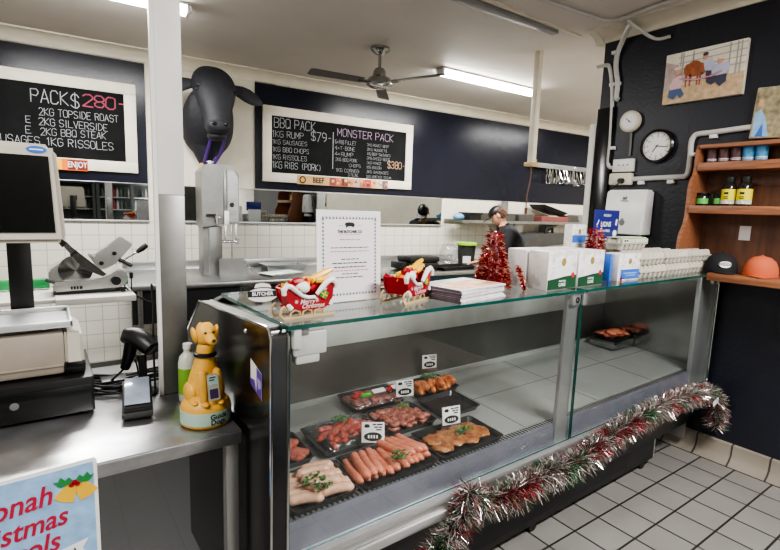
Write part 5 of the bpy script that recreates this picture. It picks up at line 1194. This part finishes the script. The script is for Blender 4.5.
# ------------------------------------------------------------------ ceiling: fan, lights
fan = thing('ceiling_fan', 'three bladed ceiling fan with steel motor and dark blades', 'fan', (2.515, 3.79, CEIL))
b = MB(STEELM); b.lathe([(.0, 0), (.085, -.0), (.085, -.02), (.06, -.045), (.03, -.06), (.0, -.06)]); b.build('canopy', fan)
b = MB(STEELM); b.cyl((0, 0, -.05), (0, 0, -.2), .014); b.build('down_rod', fan)
b = MB(STEELM); b.lathe([(.0, -.17), (.04, -.175), (.055, -.2), (.06, -.24), (.10, -.262), (.115, -.285), (.115, -.315), (.085, -.335), (.05, -.345), (.0, -.348)]); b.build('motor', fan)
for k, a in enumerate((52, 172, 292)):
    a = radians(a)
    b = MB(STEELM); b.at(0, 0, -.30, rz=a).prism([(.09, -.03), (.2, -.045), (.2, .045), (.09, .03)], -.004, .004, 'xy'); b.at(); ir = b.build('blade_iron', fan)
    b = MB(mat('fan blade grey', (74, 72, 72), rough=.4)); b.at(0, 0, -.295, rz=a); b.T = b.T @ Matrix.Rotation(radians(10), 4, 'X')
    b.prism([(.16, -.05), (.62, -.062), (.65, -.05), (.65, .05), (.62, .062), (.16, .05)], -.003, .003, 'xy', bev=.002); b.build('blade', fan)
def batten(name, loc, rz, L, lab, lit=True):
    t = thing(name, lab, 'ceiling light', loc, rz)
    b = MB(SILVER if lit else mat('grey batten', (150, 150, 152), rough=.4)); b.box(-L/2, L/2, -.06 if lit else -.03, .06 if lit else .03, -.02 if lit else -.035, 0, bev=.004); b.build('body', t)
    if lit:
        b = MB(TUBE); b.prism([(-.05, -.02), (-.05, -.05), (-.035, -.07), (.035, -.07), (.05, -.05), (.05, -.02)], -L/2+.03, L/2-.03, 'yz'); b.build('diffuser', t)
        for x0, x1 in ((-L/2+.0, -L/2+.03), (L/2-.03, L/2)): b = MB(WHITE); b.box(x0, x1, -.054, .054, -.074, -.018, bev=.004); b.build('end_cap', t)
    return t
LA = math.atan2(4.01-3.90, 4.62-3.36)*0 + radians(-2)
batten('fluorescent_light', (3.99, 3.86, CEIL), radians(-2), 1.40, 'lit fluorescent ceiling batten to the right of the fan')
batten('fluorescent_light', (.25, 3.97, CEIL), radians(-3), 1.40, 'lit fluorescent ceiling batten partly hidden behind the white column')
batten('unlit_batten', (2.62, 2.555, CEIL), radians(-1.5), 1.35, 'slim grey unlit batten on the ceiling near the wall corner', lit=False)
cp = thing('ceiling_pole', 'cream pole hanging from the ceiling behind the counter, brown cable below', 'pole', (3.62, 2.94, 0))
b = MB(CREAM); b.box(-.028, .028, -.028, .028, 2.035, CEIL, bev=.006); b.build('pole', cp)
b = MB(PLY); b.box(-.05, .05, -.045, .045, 2.015, 2.05, bev=.004).box(.035, .05, -.02, .02, 2.03, 2.08); b.build('end_box', cp)
b = MB(mat('brown cord', (110, 70, 50))); b.tube(sweep_cable([(0, 0, 2.02), (.0, 0, 1.9), (-.03, .0, 1.75), (-.03, .0, 1.64)]), .006, 6).cyl((-.03, 0, 1.645), (-.03, 0, 1.59), .014, .012); b.build('brown_cord', cp)

# ------------------------------------------------------------------ back right: rack, shelf, grill, person
hk = thing('hook_rail', 'steel rail of hanging meat hooks on the black back wall', 'hook rail', wb(6.7, .012, 2.19), BA)
b = MB(GREYP); b.box(-.55, 1.3, -.12, -.10, .10, .17, bev=.003).box(-.52, -.48, -.1, 0, .11, .15).box(1.2, 1.24, -.1, 0, .11, .15); b.build('rail', hk)
k = 0
hp = None
for k in range(34):
    if hp is None:
        b = MB(CHROME); b.tube(sweep_cable([(0, -.01, .0), (0, .012, .018), (0, .02, .0), (0, .012, -.05), (0, .0, -.12), (0, -.02, -.17), (0, -.045, -.165), (0, -.055, -.13)]), .004, 6)
        hp = b.build('meat_hook'); o = hp
    else: o = hp.copy(); COL.objects.link(o)
    o.scale = (1.5, 1.5, 1.5); o.location = wb(6.42+.034*k, .12+random.uniform(-.01, .02), 2.327+random.uniform(-.012, .004)); o.rotation_euler = (random.uniform(-.25, .25), random.uniform(-.35, .35), BA+random.uniform(-.7, .7))
    tag(o, 'steel meat hook hanging in the row on the black back wall', 'hook', 'meat hooks on the rail')
ws = thing('wire_shelf', 'wall mounted steel wire shelf loaded with trays behind the person', 'shelf', wb(4.55, .012, 1.46), BA)
b = MB(STEELD); b.box(.0, 3.0, -.40, -.385, -.02, .02).box(0, 3.0, -.015, 0, -.02, .02)
for k in range(60): b.box(.05*k, .05*k+.008, -.39, -.01, -.006, .004)
b.build('deck', ws)
for x in (1.0, 1.9, 2.7):
    b = MB(STEELD); b.prism([(-.38, -.02), (0, -.02), (0, -.22), (-.03, -.22)], x-.01, x+.01, 'yz'); b.build('bracket', ws)
wsz = 1.466
def on_shelf(u, off, mk, name, lab, cat, rz=0, grp=None):
    p = wb(u, off, wsz); o = mk.build(name, loc=p, rot=(0, 0, BA+rz), smooth=False); return tag(o, lab, cat, grp)
for k in range(5):
    b = MB(mat('foam tray', (150, 150, 146), rough=.6)); L = .16
    for j in range(9): b.loft([[(-L+.02, -.08, j*.012), (L-.02, -.08, j*.012), (L-.02, .08, j*.012), (-L+.02, .08, j*.012)], [(-L, -.1, j*.012+.018), (L, -.1, j*.012+.018), (L, .1, j*.012+.018), (-L, .1, j*.012+.018)]])
    on_shelf((5.1, 5.28+.17, 5.85, 7.0-.1, 7.4)[k]+(0, .02, .0, .0, .0)[k], .2, b, 'foam_trays', 'nest of pale foam trays on the wire shelf behind the person', 'trays', 0, 'foam trays on the wire shelf')
b = MB(BLACK); b.at(0, 0, .10, ry=.22); b.loft([[(-.22, -.12, 0), (.22, -.12, 0), (.22, .12, 0), (-.22, .12, 0)], [(-.27, -.16, .06), (.27, -.16, .06), (.27, .16, .06), (-.27, .16, .06)], [(-.25, -.14, .055), (.25, -.14, .055), (.25, .14, .055), (-.25, .14, .055)]]); b.at()
for v in b.bm.verts: v.co.z += .05
o = on_shelf(6.40, .2, b, 'black_tray', 'black tray tilted up on top of the wire shelf load', 'tray'); 
b = MB(BLACK); b.box(-.12, .12, -.12, .12, .09, .115, bev=.004).box(-.10, .10, -.1, .1, .0, .09); on_shelf(4.86, .2, b, 'tray_stack', 'dark stacked trays at the left end of the wire shelf', 'trays')
b = MB(mat('red tub', (130, 70, 66))); b.box(-.3, .3, -.1, .1, 0, .09, bev=.006); on_shelf(6.42, .24, b, 'red_tub', 'dull red tub on the wire shelf under the tilted black tray', 'tub')
b = MB(mat('grey basket', (150, 150, 150))); b.lathe([(.13, 0), (.17, .13), (.165, .13), (.12, .01)], seg=16); on_shelf(7.13, .2, b, 'grey_basket', 'round grey basket at the right end of the wire shelf', 'basket')
b = MB(mat('blue gloves', (120, 170, 214), rough=.5)); b.ell((0, 0, .05), (.09, .06, .05), 12, 7); on_shelf(4.65, .2, b, 'blue_cloth', 'crumpled pale blue cloth at the left end of the wire shelf', 'cloth')
sp_ = thing('shelf_post', 'short grey post rising from the wire shelf near the brown cable', 'post', wb(5.62, .05, 1.47), BA)
b = MB(STEELD); b.cyl((0, -.02, 0), (0, -.02, .285), .05).box(-.06, .06, -.08, 0, 0, .02); b.build('post', sp_)

gb = thing('grill_bench', 'steel bench under the wire shelf at the back right', 'bench', wb(4.72, 0, 0), BA)
b = MB(STEEL); b.box(0, 2.9, -.62, -.005, .855, .9, bev=.005); b.build('bench_top', gb)
for x in (.06, 1.4, 2.84):
    for y in (-.56, -.08):
        b = MB(STEEL); b.cyl((x, y, 0), (x, y, .856), .02); b.build('leg', gb)
gl = thing('grill_press', 'grey slanted lid machine with a handle on the bench right of the person', 'machine', wb(6.0, .32, .9), BA)
b = MB(mat('machine grey', (92, 92, 92), rough=.4, metal=.4)); b.box(-.55, .45, -.22, .22, 0, .2, bev=.01); b.build('base', gl)
b = MB(mat('machine lid', (84, 84, 84), rough=.4, metal=.4)); b.prism([(-.56, .2), (-.18, .40), (.50, .42), (.60, .37), (.46, .26), (-.3, .21)], -.25, .2, 'xz', bev=.008); b.build('lid', gl)
b = MB(BLACK); b.tube([(.02, -.2, .41), (.03, -.2, .49), (.16, -.2, .50), (.17, -.2, .42)], .02, 10); b.build('handle', gl)

# person behind the counter
PX, PY = 4.86, 4.10
per = thing('person', 'person in dark shirt and cap bending forward over the back bench', 'person', (PX, PY, -.035), radians(-138))   # local -y is the way the person faces: towards the left
def skin_body(name, verts, edges, radii, m, parent, root=0, lev=2):
    me = bpy.data.meshes.new(name); me.from_pydata(verts, edges, []); me.materials.append(m)
    o = bpy.data.objects.new(name, me); COL.objects.link(o); o.parent = parent
    s = o.modifiers.new('skin', 'SKIN'); s.use_smooth_shade = True
    sv_ = me.skin_vertices[0].data if me.skin_vertices else None
    if sv_ is None:
        bm = bmesh.new(); bm.from_mesh(me); bm.verts.layers.skin.verify(); bm.to_mesh(me); bm.free(); sv_ = me.skin_vertices[0].data
    for i, r in enumerate(radii):
        sv_[i].radius = r if isinstance(r, tuple) else (r, r); sv_[i].use_root = (i == root)
    ss = o.modifiers.new('sub', 'SUBSURF'); ss.levels = lev; ss.render_levels = lev
    return o
# local frame: x = person's left/right, -y = forward, z up. Trunk leans forward from the hips.
V = [(0, .06, .95), (0, .03, 1.10), (0, -.03, 1.25), (0, -.10, 1.38), (0, -.155, 1.45), (0, -.19, 1.50),            # 0-5 pelvis, waist, chest, upper chest, neck base, neck
     (.185, -.10, 1.38), (.24, -.14, 1.12), (.20, -.36, 1.03), (.19, -.43, 1.015),                                   # 6-9 left arm
     (-.185, -.10, 1.38), (-.24, -.14, 1.12), (-.20, -.36, 1.03), (-.19, -.43, 1.015),                               # 10-13 right arm
     (.09, .05, .88), (.10, .0, .50), (.10, .05, .09), (.11, -.08, .045),                                            # 14-17 left leg
     (-.09, .05, .88), (-.10, .0, .50), (-.10, .05, .09), (-.11, -.08, .045), (0, -.215, 1.555)]
Ed = [(0, 1), (1, 2), (2, 3), (3, 4), (4, 5), (5, 22), (3, 6), (6, 7), (7, 8), (8, 9), (3, 10), (10, 11), (11, 12), (12, 13), (0, 14), (14, 15), (15, 16), (16, 17), (0, 18), (18, 19), (19, 20), (20, 21)]
Rd = [(.15, .11), (.145, .105), (.16, .12), (.15, .11), (.075, .07), (.055, .055), .068, .05, .038, .03, .068, .05, .038, .03, .085, .06, .045, .035, .085, .06, .045, .035, .05]
body = skin_body('body', V, Ed, Rd, FLESH, per)
# shirt and trousers as close fitting shells over the same skeleton
SV = V[:5] + [(0, -.172, 1.475)] + [V[6], V[7], V[8], V[10], V[11], V[12]]
skin_body('shirt', SV, [(0, 1), (1, 2), (2, 3), (3, 4), (4, 5), (3, 6), (6, 7), (7, 8), (3, 9), (9, 10), (10, 11)], [(.172, .135), (.168, .13), (.185, .15), (.175, .14), (.10, .095), (.072, .07), .09, .068, .054, .086, .068, .054], CLOTH, per)
TV = [V[0]] + V[14:17] + V[18:21]
skin_body('trousers', TV, [(0, 1), (1, 2), (2, 3), (0, 4), (4, 5), (5, 6)], [(.162, .125), .10, .076, .064, .10, .076, .064], TROUS, per)
# head: tilted down, looking at the bench
hm = Matrix.Translation((0, -.25, 1.588)) @ Matrix.Rotation(radians(40), 4, 'X')
def on_head(b): b.T = hm.copy(); return b
b = on_head(MB(FLESH))
b.loft([ring(0, .0, -.125, .03, .035), ring(0, -.012, -.105, .052, .068), ring(0, -.006, -.07, .064, .085), ring(0, 0, -.02, .073, .094), ring(0, .004, .03, .077, .098), ring(0, .006, .07, .07, .088), ring(0, .008, .10, .045, .055), ring(0, .008, .112, .012, .014)])
b.loft([[(x*.6, -.09, .005), (x*1.2, -.092, -.03), (x*.2, -.116, -.032), (-x*.2, -.116, -.032), (-x*1.2, -.092, -.03), (-x*.6, -.09, .005)] for x in (.014,)] + [[(.006*sx, -.1, -.045) for sx in (-1, -.5, 0, .5, 1, 0)]])
hd_ = b.build('head', per, angle=70); mm = hd_.modifiers.new('s', 'SUBSURF'); mm.levels = mm.render_levels = 1
for s in (-1, 1):
    b = on_head(MB(FLESH)); b.ell((s*.078, .012, -.01), (.01, .02, .032)); b.build('ear', per)
    b = on_head(MB([WHITE, BLACKS])); b.ell((s*.03, -.086, .008), (.013, .008, .008)); b.m(1).ell((s*.03, -.0925, .008), (.006, .004, .006)); b.build('eye', per)
b = on_head(MB(mat('lips', (176, 104, 96)))); b.ell((0, -.082, -.068), (.024, .01, .008)); b.build('mouth', per)
b = on_head(MB(HAIRM)); b.loft([ring(0, .045, -.075, .055, .05), ring(0, .034, -.03, .077, .074), ring(0, .024, .03, .082, .086), ring(0, .012, .075, .074, .092), ring(0, .01, .105, .05, .06), ring(0, .01, .116, .01, .012)])
for k in range(160):
    a = random.uniform(.1, pi-.1); zz = random.uniform(-.07, .05); c = Vector((.08*cos(a), .03+.08*sin(a), zz)); b.tube([c, c+Vector((.006*cos(a), .008*sin(a), -.03))], [.004, .001], 4)
b.build('hair', per)
cap_ = on_head(MB(BLACK)); cap_.loft([ring(0, .006, .035, .083, .103), ring(0, .006, .06, .082, .102), ring(0, .008, .095, .066, .082), ring(0, .008, .118, .03, .04), ring(0, .008, .123, .004, .004)])
bp = [(.078*cos(a), -.06-.02*0+.0*a, 0) for a in (0,)]
cap_.prism([(x, y) for x, y in ((-.078, -.05), (-.072, -.14), (-.052, -.18), (0, -.196), (.052, -.18), (.072, -.14), (.078, -.05), (.04, -.085), (0, -.095), (-.04, -.085))], .034, .041, 'xy'); cap_.build('cap', per)
for s in (-1, 1):
    wx, wy, wz = s*.19, -.43, 1.015
    vs = [(wx, wy, wz), (wx, wy-.045, wz-.01), (wx, wy-.085, wz-.018)]; es = [(0, 1), (1, 2)]; rs = [(.026, .02), (.036, .016), (.038, .014)]
    for k, (dx, L) in enumerate(((-.028, .062), (-.010, .072), (.010, .068), (.027, .054))):
        i = len(vs); vs += [(wx+dx, wy-.095, wz-.020), (wx+dx*1.1, wy-.095-L*.5, wz-.032), (wx+dx*1.1, wy-.095-L*.85, wz-.062)]; es += [(2, i), (i, i+1), (i+1, i+2)]; rs += [.0095, .009, .0075]
    i = len(vs); vs += [(wx-s*.036, wy-.04, wz-.02), (wx-s*.052, wy-.075, wz-.036), (wx-s*.05, wy-.10, wz-.05)]; es += [(1, i), (i, i+1), (i+1, i+2)]; rs += [.012, .010, .008]
    skin_body('hand', vs, es, rs, FLESH, per, lev=1)
    b = MB(BLACK); b.loft([ring(s*.105, -.045, .0, .05, .13), ring(s*.105, -.045, .03, .052, .13), ring(s*.105, -.02, .07, .046, .095), ring(s*.105, .03, .11, .04, .05)]); b.build('shoe', per)

# ------------------------------------------------------------------ light
# tall dark drinks fridge at the shop front, behind the camera: it shows in the wall mirror
for fx, fw_ in ((-2.4, 'farther'), (-.18, 'nearer')):
  fr = thing('drinks_fridge', 'tall dark drinks fridge at the shop front, the one %s the shop door' % ('farther from' if fw_ == 'farther' else 'beside'), 'fridge', (fx+.1, -2.95, 0))
  if 1:
      b = MB(mat('fridge grey', (84, 88, 86), rough=.5)); b.box(0, 2.2, -.14, -.12, .0, 2.0).box(0, .06, -.14, .3, 0, 2.0).box(2.14, 2.2, -.14, .3, 0, 2.0).box(0, 2.2, -.14, .3, 1.94, 2.06).box(0, 2.2, -.14, .3, 0, .15).box(.72, .78, .24, .3, .15, 1.94).box(1.42, 1.48, .24, .3, .15, 1.94); b.build('cabinet', fr)
      for z in (.55, .95, 1.33, 1.62):
          b = MB(SILVER); b.box(.06, 2.14, -.1, .22, z, z+.02); b.build('shelf', fr)
      for i in range(26):
          for z in (1.35, 1.64):
              if random.random() < .75: b = MB(mat('bottle tint %d' % (i % 5), [(90, 100, 96), (60, 62, 60), (130, 134, 120), (150, 40, 40), (180, 180, 176)][i % 5])); b.lathe([(.03, 0), (.032, .01), (.032, .14), (.014, .19), (.014, .22), (0, .222)], seg=10); tag(b.build('drink_bottle', loc=(fx+.21+.078*i, -2.88, z)), 'drink bottle in the dark fridge at the shop front', 'bottle', 'bottles in the drinks fridge')
def area(name, loc, rot, sx, sy, power, col=(1, .985, .96)):
    l = bpy.data.lights.new(name, 'AREA'); l.shape = 'RECTANGLE'; l.size = sx; l.size_y = sy; l.energy = power; l.color = col
    o = bpy.data.objects.new(name, l); COL.objects.link(o); o.location = loc; o.rotation_euler = rot; return o
area('batten_lamp_right', (3.99, 3.86, CEIL-.08), (0, 0, radians(-2)), 1.3, .1, 42)
area('batten_lamp_left', (.25, 3.97, CEIL-.08), (0, 0, radians(-3)), 1.3, .1, 42)
area('batten_lamp_back_room', (6.6, 3.7, CEIL-.03), (0, 0, 0), 1.3, .15, 40)
area('shop_lamp_front', (2.1, -.5, CEIL-.03), (0, 0, radians(-2)), 1.4, .2, 85)
area('shop_lamp_left', (-1.2, .8, CEIL-.03), (0, 0, radians(-2)), 1.4, .2, 34)
area('case_fill_light', (2.03, 1.93, 1.19), (radians(35), 0, CA), 2.8, .03, 1.6, (1, .98, .95))  # added fill light to brighten the deck, no lamp part in the case
area('daylight_window', (1.9, -2.45, 1.7), (radians(90), 0, pi), 2.0, 1.5, 60, (.95, .98, 1))
w = bpy.data.worlds.new('world'); scene.world = w; w.use_nodes = True
N = w.node_tree.nodes; sky = N.new('ShaderNodeTexSky'); sky.sky_type = 'HOSEK_WILKIE'
bg_ = N['Background']; bg_.inputs['Strength'].default_value = .35; bg_.inputs['Color'].default_value = (.85, .88, .92, 1)
scene.view_settings.view_transform = 'AgX'
scene.view_settings.look = 'AgX - Medium High Contrast'
scene.view_settings.exposure = 1.12
scene.cycles.max_bounces = 10; scene.cycles.transparent_max_bounces = 16; scene.cycles.caustics_reflective = False; scene.cycles.caustics_refractive = False
scene.cycles.use_denoising = True
